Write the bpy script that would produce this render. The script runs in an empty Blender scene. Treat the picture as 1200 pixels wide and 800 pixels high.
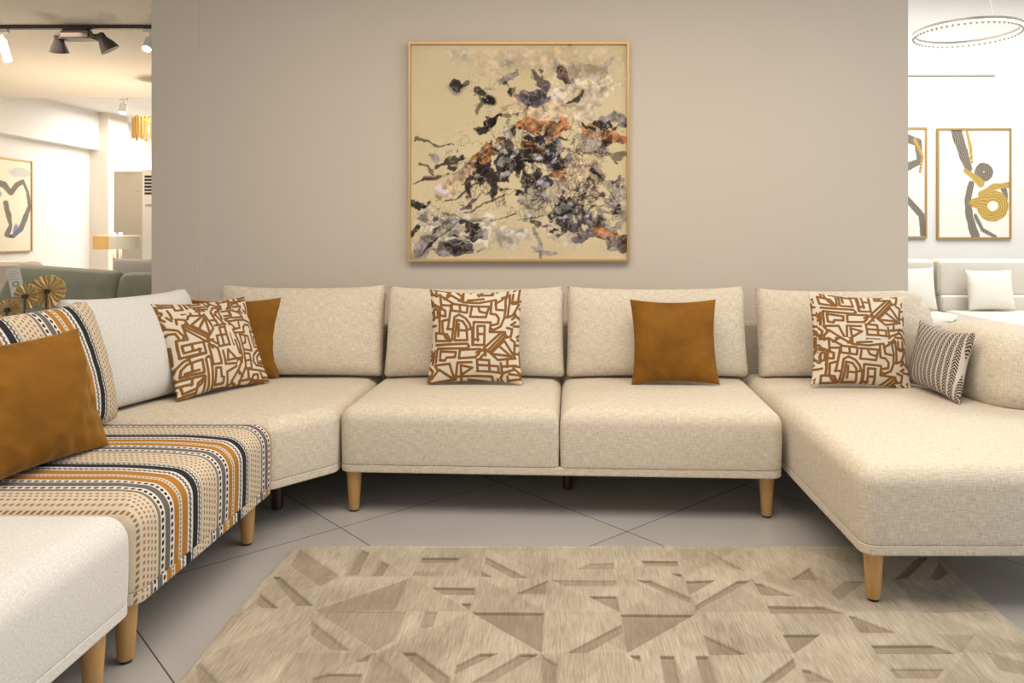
import bpy, bmesh, math, random
import numpy as np
from mathutils import Vector, Matrix
random.seed(7); PI = math.pi
col = bpy.context.scene.collection
F, CX, HY, CH = 890.0, 660.0, 272.0, 1.15      # focal length in pixels, vanishing point, camera height

# ------------------------------------------------------------------ helpers
def link(name, me, mat=None, parent=None, off=None):
    o = bpy.data.objects.new(name, me); col.objects.link(o)
    if mat is not None:
        for m in (mat if isinstance(mat, (list, tuple)) else [mat]): me.materials.append(m)
    if parent is not None:
        o.parent = parent
        if parent.type == 'EMPTY' and off is None: o.location = -Vector(parent.location)
    return o
def tag(o, label=None, cat=None, group=None, kind=None):
    if label: o['label'] = label
    if cat: o['category'] = cat
    if group: o['group'] = group
    if kind: o['kind'] = kind
    return o
def thing(name, loc, label, cat, group=None):
    e = bpy.data.objects.new(name, None); col.objects.link(e); e.location = loc
    e.empty_display_size = .1
    return tag(e, label, cat, group)

class MB:
    def __init__(s): s.v = []; s.f = []; s.uv = []; s.mi = []
    def add(s, vs, fs, uvs=None, mi=0):
        b = len(s.v); s.v += [tuple(v) for v in vs]
        for k, f in enumerate(fs):
            s.f.append([b+i for i in f]); s.mi.append(mi)
            s.uv.append(uvs[k] if uvs else None)
    def box(s, a, b, bev=0, mi=0):
        (x0,y0,z0),(x1,y1,z1) = a, b
        if bev > 0:
            bm = bmesh.new(); bmesh.ops.create_cube(bm, size=1)
            for v in bm.verts: v.co = Vector(((x0+x1)/2+v.co.x*(x1-x0), (y0+y1)/2+v.co.y*(y1-y0), (z0+z1)/2+v.co.z*(z1-z0)))
            bmesh.ops.bevel(bm, geom=bm.edges[:], offset=bev, segments=3, affect='EDGES', profile=.6)
            bm.verts.index_update()
            s.add([v.co[:] for v in bm.verts], [[v.index for v in f.verts] for f in bm.faces], mi=mi); bm.free(); return s
        v = [(x0,y0,z0),(x1,y0,z0),(x1,y1,z0),(x0,y1,z0),(x0,y0,z1),(x1,y0,z1),(x1,y1,z1),(x0,y1,z1)]
        s.add(v, [(0,3,2,1),(4,5,6,7),(0,1,5,4),(1,2,6,5),(2,3,7,6),(3,0,4,7)], mi=mi); return s
    def lathe(s, prof, c=(0,0,0), n=24, M=None, caps=True, mi=0):
        vs = []
        for r, z in prof:
            for k in range(n):
                a = 2*PI*k/n; p = Vector((r*math.cos(a), r*math.sin(a), z))
                if M is not None: p = M @ p
                vs.append((p.x+c[0], p.y+c[1], p.z+c[2]))
        fs = [(j*n+k, j*n+(k+1)%n, (j+1)*n+(k+1)%n, (j+1)*n+k) for j in range(len(prof)-1) for k in range(n)]
        if caps: fs += [tuple(range(n-1,-1,-1)), tuple((len(prof)-1)*n+k for k in range(n))]
        s.add(vs, fs, mi=mi); return s
    def tube(s, p, q, r, n=12, r2=None, mi=0):
        p = Vector(p); q = Vector(q); d = q-p
        M = d.to_track_quat('Z','Y').to_matrix()
        return s.lathe([(r,0),(r if r2 is None else r2, d.length)], p, n, M, mi=mi)
    def build(s, name, mat, parent=None, smooth=True, auto=35, off=None):
        me = bpy.data.meshes.new(name); me.from_pydata(s.v, [], s.f)
        uvl = me.uv_layers.new(name='UVMap').data
        for p in me.polygons:
            p.material_index = s.mi[p.index]; u = s.uv[p.index]
            if u is None:
                n = p.normal; ax = max(range(3), key=lambda i: abs(n[i]))
                for li in p.loop_indices:
                    co = me.vertices[me.loops[li].vertex_index].co
                    uvl[li].uv = (co.y, co.z) if ax == 0 else (co.x, co.z) if ax == 1 else (co.x, co.y)
            else:
                for li, w in zip(p.loop_indices, u): uvl[li].uv = w
            p.use_smooth = smooth
        me.validate(); me.update()
        if smooth and auto:
            bm = bmesh.new(); bm.from_mesh(me)
            for e in bm.edges:
                if len(e.link_faces) == 2 and e.calc_face_angle(0) > math.radians(auto): e.smooth = False
            bm.to_mesh(me); bm.free()
        return link(name, me, mat, parent, off)

def rounded_outline(poly, rad, seg=8, step=.05, counts=None, co=None):
    """rounded polygon (ccw) -> list of (point, normal)"""
    n = len(poly); rads = rad if isinstance(rad, (list,tuple)) else [rad]*n
    corners = []
    for i in range(n):
        p0 = Vector(poly[i-1]); p = Vector(poly[i]); p1 = Vector(poly[(i+1)%n])
        a = (p0-p).normalized(); b = (p1-p).normalized()
        ang = a.angle(b); t = rads[i]/math.tan(ang/2)
        cen = p + (a+b).normalized()*(rads[i]/math.sin(ang/2))
        s = p + a*t; e = p + b*t
        a0 = math.atan2(s.y-cen.y, s.x-cen.x); a1 = math.atan2(e.y-cen.y, e.x-cen.x)
        while a1 < a0: a1 += 2*PI
        arc = [(Vector((cen.x+rads[i]*math.cos(a0+(a1-a0)*k/seg), cen.y+rads[i]*math.sin(a0+(a1-a0)*k/seg))),
                Vector((math.cos(a0+(a1-a0)*k/seg), math.sin(a0+(a1-a0)*k/seg)))) for k in range(seg+1)]
        corners.append(arc)
    out = []
    for i in range(n):
        out += corners[i]
        s = corners[i][-1][0]; e = corners[(i+1)%n][0][0]; L = (e-s).length; m = int(L/step) if counts is None else counts[i]
        if co is not None: co.append(m)
        d = (e-s)/L; nn = Vector((d.y, -d.x))
        for k in range(1, m): out.append((s+(e-s)*k/m, nn))
    return out

def inset_poly(poly, d):
    n = len(poly); L = []
    for i in range(n):
        a = Vector(poly[i]); b = Vector(poly[(i+1)%n]); e = (b-a).normalized(); L.append((a+Vector((-e.y, e.x))*d, e))
    out = []
    for i in range(n):
        p, e = L[i-1]; q, f = L[i]; t = ((q.x-p.x)*f.y-(q.y-p.y)*f.x)/(e.x*f.y-e.y*f.x); out.append(tuple(p+e*t))
    return out

def vnoise(x, y, seed=0):
    xi = np.floor(x).astype(np.int64); yi = np.floor(y).astype(np.int64); xf = x-xi; yf = y-yi
    def h(a, b):
        n = (a*374761393 + b*668265263 + seed*974634777) & 0xffffffff
        n = ((n ^ (n >> 13))*1274126177) & 0xffffffff
        return ((n ^ (n >> 16)) & 0xffff)/65535.0
    u = xf*xf*(3-2*xf); v = yf*yf*(3-2*yf)
    return (h(xi,yi)*(1-u)+h(xi+1,yi)*u)*(1-v) + (h(xi,yi+1)*(1-u)+h(xi+1,yi+1)*u)*v
def fbm(x, y, seed=0, o=5):
    t = 0; a = .5
    for k in range(o): t = t + a*vnoise(x, y, seed+k*17); x = x*2.03+3.1; y = y*2.03+1.7; a *= .5
    return t

def pad(name, poly, z0, z1, mat, parent=None, rp=.055, rt=.06, rb=.005, crown=.012, bulge=.003, stripe=False, seed=1, wave=.004, loc=None):
    """upholstered block over a convex plan polygon"""
    rl = list(rp) if isinstance(rp, (list, tuple)) else [rp]*len(poly)
    co = []; out = rounded_outline(poly, rl, co=co)
    ring_at = lambda d: rounded_outline(inset_poly(poly, d), [max(r-d, .004+.15*r) for r in rl], counts=co)
    N = len(out); lev = []
    for k in range(5): a = PI/2*k/4; lev.append((z0+rb*(1-math.cos(a)), rb*(1-math.sin(a))))
    m = 8
    for k in range(1, m): lev.append((z0+rb+(z1-rt-z0-rb)*k/m, 0))
    for k in range(10): a = PI/2*k/9; lev.append((z1-rt+rt*math.sin(a), rt*(1-math.cos(a))))
    cen = sum((p for p, _ in out), Vector((0,0)))/N
    vs = []; H = z1-z0
    for z, ins in lev:
        t = (z-z0)/H; bl = bulge*math.sin(PI*min(1,max(0,t)))
        rg_ = ring_at(ins) if ins > 1e-6 else out
        for i, (p, n) in enumerate(rg_):
            w = wave*(float(fbm(np.array(p.x*3+z*2), np.array(p.y*3-z*3), seed, 3))-.45)
            q = p + n*(bl+w); vs.append((q.x, q.y, z))
    R = 14; nl = len(lev)
    for k in range(1, R):
        s = 1-k/R
        for e, n in ring_at(rt):
            q = cen+(e-cen)*s
            w = wave*2.2*(float(fbm(np.array(q.x*2.2), np.array(q.y*2.2), seed+5, 3))-.45)*(1-s*s)
            vs.append((q.x, q.y, z1+crown*(1-s**3)+w))
    vs.append((cen.x, cen.y, z1+crown)); ci = len(vs)-1
    fs = []; uvs = []
    per = [0]
    for i in range(N): per.append(per[-1]+(out[(i+1)%N][0]-out[i][0]).length)
    def uvof(vi, i, side):
        x,y,z = vs[vi]
        if stripe: return (y, x+(z1-z))
        return (per[i], z) if side else (x, y)
    rows = nl+R-1
    for j in range(rows-1):
        side = j < nl-6
        for i in range(N):
            k = (i+1)%N; f = (j*N+i, j*N+k, (j+1)*N+k, (j+1)*N+i); fs.append(f)
            uvs.append([uvof(f[0],i,side), uvof(f[1],i+1,side), uvof(f[2],i+1,side), uvof(f[3],i,side)])
    j = rows-1
    for i in range(N):
        f = (j*N+i, j*N+(i+1)%N, ci); fs.append(f); uvs.append([uvof(a,0,False) for a in f])
    f = tuple(range(N-1,-1,-1)); fs.append(f); uvs.append([(vs[a][0],vs[a][1]) for a in f])
    mb = MB(); mb.add(vs, fs, uvs)
    return mb.build(name, mat, parent, auto=60)

def cushion(name, w, h, t, mat, loc, yaw=0, lean=0, roll=0, pinch=.05, p=.42, n=40, ears=0, sag=0, wr=.004, seed=1, strokes=None, wfreq=6, rcorner=None, rc=0):
    """soft cushion: width along local x, height along local z, front face looks to -y; origin at the middle of the bottom edge"""
    g = np.linspace(-1, 1, n+1); g = np.sin(g*PI/2)*.35+g*.65
    A, B = np.meshgrid(g, g)
    X = w/2*A*(1-pinch*(1-B*B)); Z = h/2*B*(1-pinch*(1-A*A)) + h/2
    Z = Z + ears*(np.abs(A)**6)*(B > 0)*B
    Z = Z - sag*(1-A*A)*(B > 0)*B
    for r in ([rcorner] if rcorner else []):          # heavy rounding of the top right corner
        cx = w/2-r; cz = h-r
        dx = np.maximum(X-cx, 0); dz = np.maximum(Z-cz, 0); m = np.maximum(dx, dz); l = np.sqrt(dx*dx+dz*dz)
        s = np.where(l > 1e-6, m/np.maximum(l, 1e-6), 1); X = np.where(X > cx, cx+dx*s, X); Z = np.where(Z > cz, cz+dz*s, Z)
    if rc:
        for sx in (-1, 1):
            for sz, r in ((1, rc), (-1, rc*.6)):
                cx = w/2-r; cz = h/2-r
                ax = X*sx; az = (Z-h/2)*sz; m = (ax > cx) & (az > cz)
                dx = np.maximum(ax-cx, 0); dz = np.maximum(az-cz, 0); mm = np.maximum(dx, dz); l = np.sqrt(dx*dx+dz*dz); s_ = np.where(l > 1e-6, mm/np.maximum(l, 1e-6), 1)
                X = np.where(m, (cx+dx*s_)*sx, X); Z = np.where(m, (cz+dz*s_)*sz+h/2, Z)
    core = np.clip((1-A*A)*(1-B*B), 0, 1)
    T = t/2*core**p * (1 - .16*B*(1-A*A))
    nz = fbm(X*wfreq+seed*3.3, Z*wfreq-seed, seed, 4)-.47
    edge = np.clip(core*6, 0, 1)
    Yf = -(T + wr*edge*nz*2.2); nzb = fbm(X*wfreq+9, Z*wfreq+4, seed+9, 3)-.47
    Yb = T + wr*edge*nzb*2
    # puckers radiating from the seams
    ang = np.sin((A*9+B*3)*2.3+seed)*np.exp(-(1-np.abs(B))*5)+np.sin((B*9+A*2)*2.1+seed*2)*np.exp(-(1-np.abs(A))*5)
    Yf = Yf + wr*.35*ang*edge
    m = n+1; vs = []
    for Y in (Yf, Yb):
        vs += [tuple(q) for q in np.stack([X.ravel(), Y.ravel(), Z.ravel()], 1).tolist()]
    fs = []; uvs = []
    def uv(i):
        i = i % (m*m); x = float(X.ravel()[i]); z = float(Z.ravel()[i]); return (x, z)
    for j in range(n):
        for i in range(n):
            a = j*m+i; f = (a, a+1, a+m+1, a+m); fs.append(f); uvs.append([uv(q) for q in f])
            f2 = tuple(m*m+q for q in (a, a+m, a+m+1, a+1)); fs.append(f2); uvs.append([uv(q) for q in f2])
    me = bpy.data.meshes.new(name); me.from_pydata(vs, [], fs)
    uvl = me.uv_layers.new(name='UVMap').data
    flat = [c for u in uvs for q in u for c in q]; uvl.foreach_set('uv', flat)
    if strokes is not None:
        U = (A+1)/2; V = (1-B)/2
        d = strokes(U, V).ravel()
        at = me.attributes.new('print', 'FLOAT', 'POINT'); at.data.foreach_set('value', np.concatenate([d, d]).astype(np.float32))
    bm = bmesh.new(); bm.from_mesh(me); bmesh.ops.remove_doubles(bm, verts=bm.verts, dist=1e-5)
    for f in bm.faces: f.smooth = True
    bm.to_mesh(me); bm.free()
    o = link(name, me, mat)
    o.location = loc; o.rotation_mode = 'XYZ'
    o.matrix_world = Matrix.Translation(loc) @ Matrix.Rotation(yaw,4,'Z') @ Matrix.Rotation(-lean,4,'X') @ Matrix.Rotation(roll,4,'Y')
    return o

# ------------------------------------------------------------------ materials
def newmat(name):
    m = bpy.data.materials.new(name); m.use_nodes = True
    nt = m.node_tree; b = nt.nodes['Principled BSDF']; return m, nt, b
def N(nt, typ, **kw):
    n = nt.nodes.new(typ)
    for k, v in kw.items():
        if hasattr(n, k): setattr(n, k, v)
        else: n.inputs[k].default_value = v
    return n
def plain(name, c, rough=.6, metal=0, noise=0, scale=30, bump=0, **kw):
    m, nt, b = newmat(name); b.inputs['Base Color'].default_value = (*c, 1); b.inputs['Roughness'].default_value = rough
    b.inputs['Metallic'].default_value = metal
    for k, v in kw.items(): b.inputs[k.replace('_', ' ')].default_value = v
    if noise or bump:
        tc = N(nt, 'ShaderNodeTexCoord'); nz = N(nt, 'ShaderNodeTexNoise', Scale=scale, Detail=4)
        nt.links.new(tc.outputs['Object'], nz.inputs['Vector'])
        if noise:
            mx = N(nt, 'ShaderNodeMix', data_type='RGBA'); mx.inputs['A'].default_value = (*[x*(1-noise) for x in c], 1); mx.inputs['B'].default_value = (*[min(1,x*(1+noise)) for x in c], 1)
            nt.links.new(nz.outputs['Fac'], mx.inputs['Factor']); nt.links.new(mx.outputs['Result'], b.inputs['Base Color'])
        if bump:
            bp = N(nt, 'ShaderNodeBump', Strength=bump, Distance=.002); nt.links.new(nz.outputs['Fac'], bp.inputs['Height']); nt.links.new(bp.outputs['Normal'], b.inputs['Normal'])
    return m
def emit(name, c, s):
    m, nt, b = newmat(name); b.inputs['Base Color'].default_value = (*c,1); b.inputs['Emission Color'].default_value = (*c,1); b.inputs['Emission Strength'].default_value = s
    return m
def math_(nt, op, a, b=None, c=None, clamp=False):
    n = nt.nodes.new('ShaderNodeMath'); n.operation = op; n.use_clamp = clamp
    for i, x in enumerate((a, b, c)):
        if x is None: continue
        if isinstance(x, (int, float)): n.inputs[i].default_value = x
        else: nt.links.new(x, n.inputs[i])
    return n.outputs[0]
def mixc(nt, f, a, b):
    n = nt.nodes.new('ShaderNodeMix'); n.data_type = 'RGBA'
    for k, x in (('Factor', f), ('A', a), ('B', b)):
        if isinstance(x, tuple): n.inputs[k].default_value = (*x, 1)
        elif isinstance(x, (int, float)): n.inputs[k].default_value = x
        else: nt.links.new(x, n.inputs[k])
    return n.outputs['Result']
def weave(nt, uv, su=60, sv=700, amp=1):
    """two crossing sets of uneven threads, 0..1"""
    outs = []
    for sc in ((su, sv, 1), (sv*1.1, su*1.2, 1)):
        mp = N(nt, 'ShaderNodeMapping'); mp.inputs['Scale'].default_value = sc
        nt.links.new(uv, mp.inputs['Vector'])
        nz = N(nt, 'ShaderNodeTexNoise', Scale=1.0, Detail=1.5, Roughness=.6); nt.links.new(mp.outputs[0], nz.inputs['Vector'])
        outs.append(nz.outputs['Fac'])
    return math_(nt, 'MULTIPLY', math_(nt, 'ADD', outs[0], outs[1]), .5), outs
def linen(name, c_lo, c_hi, su=45, sv=420, bump=.5, rough=.95, contrast=1.0):
    m, nt, b = newmat(name)
    uv = N(nt, 'ShaderNodeUVMap').outputs[0]
    wv, _ = weave(nt, uv, su, sv)
    r = N(nt, 'ShaderNodeMapRange'); r.inputs['From Min'].default_value = .5-.2/contrast; r.inputs['From Max'].default_value = .5+.2/contrast
    nt.links.new(wv, r.inputs['Value'])
    nt.links.new(mixc(nt, r.outputs[0], c_lo, c_hi), b.inputs['Base Color'])
    bp = N(nt, 'ShaderNodeBump', Strength=bump, Distance=.002); nt.links.new(wv, bp.inputs['Height']); nt.links.new(bp.outputs['Normal'], b.inputs['Normal'])
    b.inputs['Roughness'].default_value = rough; b.inputs['Sheen Weight'].default_value = .15; b.inputs['Specular IOR Level'].default_value = .2
    return m

M = {}
M['linen'] = linen('cream_linen', (.52,.44,.335), (.75,.675,.55), 30, 260, .35, contrast=1.25)
M['linen_pale'] = linen('pale_linen', (.57,.55,.51), (.80,.78,.745), 90, 300, .35)
M['wood'] = None
def wood():
    m, nt, b = newmat('beech_wood'); tc = N(nt, 'ShaderNodeTexCoord'); mp = N(nt, 'ShaderNodeMapping'); mp.inputs['Scale'].default_value = (60,60,5)
    nt.links.new(tc.outputs['Object'], mp.inputs[0]); nz = N(nt, 'ShaderNodeTexNoise', Scale=1.0, Detail=4, Distortion=.5); nt.links.new(mp.outputs[0], nz.inputs[0])
    nt.links.new(mixc(nt, nz.outputs['Fac'], (.46,.24,.075), (.66,.39,.15)), b.inputs['Base Color']); b.inputs['Roughness'].default_value = .42; return m
M['wood'] = wood()
M['dark_wood'] = plain('dark_stained_wood', (.035,.012,.01), .35, noise=.3, scale=40)
M['rubber'] = plain('dark_foot', (.02,.015,.012), .6)
M['wall'] = plain('warm_grey_paint', (.60,.525,.44), .75, noise=.03, scale=1.2, bump=.05)
M['white_wall'] = plain('white_paint', (.82,.80,.76), .8, noise=.015, scale=2)
M['cream_wall'] = plain('cream_paint', (.78,.70,.60), .8, noise=.015, scale=2)
M['ceiling'] = plain('ceiling_paint', (.84,.78,.69), .85, noise=.015, scale=2)
M['gold'] = plain('brushed_gold', (.72,.50,.20), .35, .9, noise=.1, scale=60)
M['thin_gold'] = plain('gold_frame', (.50,.33,.13), .42, .6)
M['black_metal'] = plain('dark_bronze_metal', (.09,.075,.065), .45, .5)
M['white_metal'] = plain('white_enamel', (.85,.84,.82), .4)
M['ac_cream'] = plain('cream_plastic', (.62,.57,.50), .4)
M['ac_dark'] = plain('dark_louvre', (.02,.02,.02), .5)
M['white_leather'] = plain('white_upholstery', (.66,.62,.54), .7, noise=.04, scale=12, bump=.3)
M['green'] = plain('sage_velvet', (.33,.35,.26), .85, noise=.28, scale=9, bump=.3, Sheen_Weight=.4)
M['paper'] = plain('card', (.75,.74,.70), .6)
M['ink'] = plain('grey_print', (.42,.42,.42), .7)
M['olive_ink'] = plain('olive_print', (.30,.36,.14), .7)
M['glow'] = emit('lamp_glow', (1,.93,.82), 18)
M['dim'] = emit('dim_lamp_glow', (1,.93,.82), .8)
M['bulb'] = emit('bulb_glow', (1,.85,.6), 6)
M['shade'] = plain('fabric_lamp_shade', (.80,.55,.28), .8, Transmission_Weight=.0)
M['crystal'] = plain('crystal_beads', (.62,.60,.56), .12, .3)

def velvet(name, a, b_, seed=0):
    m, nt, b = newmat(name); tc = N(nt, 'ShaderNodeTexCoord')
    nz = N(nt, 'ShaderNodeTexNoise', Scale=7.0, Detail=5, Distortion=.6); nt.links.new(tc.outputs['Object'], nz.inputs[0])
    r = N(nt, 'ShaderNodeMapRange'); r.inputs['From Min'].default_value = .3; r.inputs['From Max'].default_value = .7; nt.links.new(nz.outputs['Fac'], r.inputs[0])
    nt.links.new(mixc(nt, r.outputs[0], a, b_), b.inputs['Base Color'])
    b.inputs['Roughness'].default_value = .75; b.inputs['Sheen Weight'].default_value = .4; b.inputs['Sheen Roughness'].default_value = .35
    b.inputs['Sheen Tint'].default_value = (1,.72,.35,1); b.inputs['Specular IOR Level'].default_value = .15
    f = N(nt, 'ShaderNodeTexNoise', Scale=300.0, Detail=1); nt.links.new(tc.outputs['Object'], f.inputs[0])
    bp = N(nt, 'ShaderNodeBump', Strength=.2, Distance=.001); nt.links.new(f.outputs['Fac'], bp.inputs['Height']); nt.links.new(bp.outputs['Normal'], b.inputs['Normal'])
    return m
M['mustard'] = velvet('mustard_velvet', (.155,.062,.006), (.255,.108,.012))

def printed():
    m, nt, b = newmat('maze_print_cotton')
    at = N(nt, 'ShaderNodeAttribute', attribute_name='print')
    uv = N(nt, 'ShaderNodeUVMap').outputs[0]
    wv, _ = weave(nt, uv, 200, 700)
    d = math_(nt, 'ADD', at.outputs['Fac'], math_(nt, 'MULTIPLY', math_(nt, 'SUBTRACT', wv, .5), .008))
    f = N(nt, 'ShaderNodeMapRange', interpolation_type='SMOOTHSTEP'); f.inputs['From Min'].default_value = .0112; f.inputs['From Max'].default_value = .0152
    nt.links.new(d, f.inputs[0])
    brown = mixc(nt, wv, (.16,.068,.014), (.27,.125,.032)); cream = mixc(nt, wv, (.56,.48,.37), (.80,.71,.58))
    nt.links.new(mixc(nt, f.outputs[0], brown, cream), b.inputs['Base Color'])
    b.inputs['Roughness'].default_value = .95
    hh = math_(nt, 'SUBTRACT', math_(nt, 'MULTIPLY', wv, .4), f.outputs[0])
    bp = N(nt, 'ShaderNodeBump', Strength=.5, Distance=.0015); nt.links.new(hh, bp.inputs['Height']); nt.links.new(bp.outputs['Normal'], b.inputs['Normal'])
    return m
M['print'] = printed()

def stripes(name, period=.334, phase=0.0, swap=False):
    """woven stripe cloth. u = across the stripes, v = along them (metres)"""
    m, nt, b = newmat(name)
    sep = N(nt, 'ShaderNodeSeparateXYZ'); nt.links.new(N(nt, 'ShaderNodeUVMap').outputs[0], sep.inputs[0])
    u, v = (sep.outputs[1], sep.outputs[0]) if swap else (sep.outputs[0], sep.outputs[1])
    t = math_(nt, 'FRACT', math_(nt, 'DIVIDE', math_(nt, 'SUBTRACT', u, phase), period))
    cream=(.68,.59,.46); white=(.76,.72,.66); black=(.028,.028,.034); gray=(.16,.14,.135); taupe=(.24,.195,.135); och=(.44,.20,.04); tan=(.66,.46,.28)
    # t = 0 at the middle of a black stripe, increasing away from the camera
    bands = [(0,black),(.04,white),(.10,och),(.168,cream),(.215,och),(.275,white),(.345,gray),(.415,white),(.480,cream),(.51,taupe),(.54,cream),(.80,taupe),(.865,white),(.96,black)]
    bands = [(0,black),(.040,white),(.098,och),(.178,cream),(.232,och),(.300,white),(.362,gray),(.442,white),(.505,taupe),(.540,tan),(.800,taupe),(.860,white),(.955,black)]
    bands = [(0,black),(.042,white),(.098,taupe),(.112,cream),(.405,taupe),(.440,white),(.505,gray),(.580,white),(.645,och),(.720,cream),(.775,och),(.865,white),(.955,black)]
    bands = [(1-x1, c) for (x0,c),x1 in zip(bands, [x for x,_ in bands[1:]]+[1.0])][::-1] if False else bands
    cr = N(nt, 'ShaderNodeValToRGB'); cr.color_ramp.interpolation = 'CONSTANT'; el = cr.color_ramp.elements
    el[0].position = 0; el[0].color = (*bands[0][1],1); el[1].position = bands[1][0]; el[1].color = (*bands[1][1],1)
    for x, c in bands[2:]: e = el.new(x); e.color = (*c,1)
    # wavy offset only for the thin zigzag bands is drawn below
    nt.links.new(t, cr.inputs[0]); c = cr.outputs[0]
    def between(a, b_): return math_(nt, 'MULTIPLY', math_(nt, 'GREATER_THAN', t, a), math_(nt, 'LESS_THAN', t, b_))
    def dots(centre, rad, pitch, aspect, colr, c, ph=0.0):
        vv = math_(nt, 'SUBTRACT', math_(nt, 'FRACT', math_(nt, 'ADD', math_(nt, 'DIVIDE', v, pitch), ph)), .5)
        dv = math_(nt, 'MULTIPLY', vv, pitch/aspect); du = math_(nt, 'MULTIPLY', math_(nt, 'SUBTRACT', t, centre), period)
        d = math_(nt, 'ADD', math_(nt, 'MULTIPLY', dv, dv), math_(nt, 'MULTIPLY', du, du))
        return mixc(nt, math_(nt, 'LESS_THAN', d, rad*rad), c, colr)
    c = dots(.472, .0058, .021, 1.25, black, c); c = dots(.612, .0058, .021, 1.25, black, c, .5)
    def dashes(lo, hi, pitch, duty, colr, c, ph=0.0):
        fv = math_(nt, 'FRACT', math_(nt, 'ADD', math_(nt, 'DIVIDE', v, pitch), ph))
        return mixc(nt, math_(nt, 'MULTIPLY', between(lo, hi), math_(nt, 'LESS_THAN', fv, duty)), c, colr)
    c = dashes(.738, .756, .013, .6, gray, c)
    def wave(centre, half, pitch, ampl, colr, c):
        w = math_(nt, 'MULTIPLY', math_(nt, 'SINE', math_(nt, 'MULTIPLY', v, 2*PI/pitch)), ampl)
        d = math_(nt, 'ABSOLUTE', math_(nt, 'SUBTRACT', math_(nt, 'SUBTRACT', t, centre), w))
        return mixc(nt, math_(nt, 'LESS_THAN', d, half), c, colr)
    c = wave(.070, .015, .016, .008, gray, c); c = wave(.910, .015, .016, .008, gray, c)
    brownd = (.34,.17,.06)
    for k in range(5):
        lo = .150+k*.050; c = dashes(lo, lo+.022, .018, .55, (brownd if k%2 == 0 else (.40,.23,.11)), c, .5*(k % 2)+.1*k)
    wv, _ = weave(nt, N(nt, 'ShaderNodeUVMap').outputs[0], 350, 800)
    mlt = N(nt, 'ShaderNodeMix', data_type='RGBA', blend_type='MULTIPLY'); mlt.inputs['Factor'].default_value = .55
    nt.links.new(c, mlt.inputs['A']); g = mixc(nt, wv, (.45,.45,.45), (1.25,1.25,1.25)); nt.links.new(g, mlt.inputs['B'])
    nt.links.new(mlt.outputs['Result'], b.inputs['Base Color'])
    b.inputs['Roughness'].default_value = .95; b.inputs['Specular IOR Level'].default_value = .2
    bp = N(nt, 'ShaderNodeBump', Strength=.5, Distance=.0015); nt.links.new(wv, bp.inputs['Height']); nt.links.new(bp.outputs['Normal'], b.inputs['Normal'])
    return m
M['stripe_seat'] = stripes('woven_stripe_cloth', .334, 2.270)
M['stripe_band'] = stripes('woven_stripe_cloth_band', .334, 2.235)
M['stripe_back'] = stripes('woven_stripe_cloth_back', .334, .285)

def tweed():
    m, nt, b = newmat('striped_tweed')
    sep = N(nt, 'ShaderNodeSeparateXYZ'); nt.links.new(N(nt, 'ShaderNodeUVMap').outputs[0], sep.inputs[0]); u, v = sep.outputs[0], sep.outputs[1]
    fu = math_(nt, 'FRACT', math_(nt, 'DIVIDE', u, .032)); a = math_(nt, 'ABSOLUTE', math_(nt, 'SUBTRACT', fu, .5))
    saw = math_(nt, 'FRACT', math_(nt, 'ADD', math_(nt, 'DIVIDE', v, .013), math_(nt, 'MULTIPLY', a, 3.0)))
    chev = math_(nt, 'MULTIPLY', math_(nt, 'GREATER_THAN', saw, .32), math_(nt, 'LESS_THAN', a, .36))
    wv, _ = weave(nt, N(nt, 'ShaderNodeUVMap').outputs[0], 300, 600)
    cr = mixc(nt, wv, (.50,.43,.37), (.72,.65,.58)); dk = mixc(nt, wv, (.03,.02,.018), (.16,.11,.09))
    nt.links.new(mixc(nt, chev, cr, dk), b.inputs['Base Color']); b.inputs['Roughness'].default_value = .95
    bp = N(nt, 'ShaderNodeBump', Strength=.6, Distance=.002); nt.links.new(math_(nt, 'ADD', wv, chev), bp.inputs['Height']); nt.links.new(bp.outputs['Normal'], b.inputs['Normal'])
    return m
M['tweed'] = tweed()

def tiles():
    m, nt, b = newmat('polished_porcelain_tiles'); tc = N(nt, 'ShaderNodeTexCoord')
    mp = N(nt, 'ShaderNodeMapping', vector_type='TEXTURE'); mp.inputs['Location'].default_value = (-.868, 2.958, 0); mp.inputs['Rotation'].default_value = (0,0,math.radians(43))
    nt.links.new(tc.outputs['Object'], mp.inputs[0])
    sep = N(nt, 'ShaderNodeSeparateXYZ'); nt.links.new(mp.outputs[0], sep.inputs[0]); S = .787
    ds = []; ids = []
    for k in (0, 1):
        q = math_(nt, 'DIVIDE', sep.outputs[k], S); ids.append(math_(nt, 'FLOOR', q)); fr = math_(nt, 'FRACT', q)
        ds.append(math_(nt, 'MINIMUM', fr, math_(nt, 'SUBTRACT', 1.0, fr)))
    g = math_(nt, 'LESS_THAN', math_(nt, 'MINIMUM', ds[0], ds[1]), .0026)
    nz = N(nt, 'ShaderNodeTexNoise', Scale=1.6, Detail=3, Distortion=.2); nt.links.new(tc.outputs['Object'], nz.inputs[0])
    cv = N(nt, 'ShaderNodeCombineXYZ'); nt.links.new(ids[0], cv.inputs[0]); nt.links.new(ids[1], cv.inputs[1])
    wn = N(nt, 'ShaderNodeTexWhiteNoise', noise_dimensions='2D'); nt.links.new(cv.outputs[0], wn.inputs[0])
    f = math_(nt, 'ADD', math_(nt, 'MULTIPLY', nz.outputs['Fac'], .8), math_(nt, 'MULTIPLY', wn.outputs['Value'], .2))
    c = mixc(nt, f, (.33,.31,.295), (.47,.455,.44))
    nt.links.new(mixc(nt, g, c, (.09,.075,.06)), b.inputs['Base Color'])
    b.inputs['Roughness'].default_value = .27
    return m
M['tiles'] = tiles()

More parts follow.
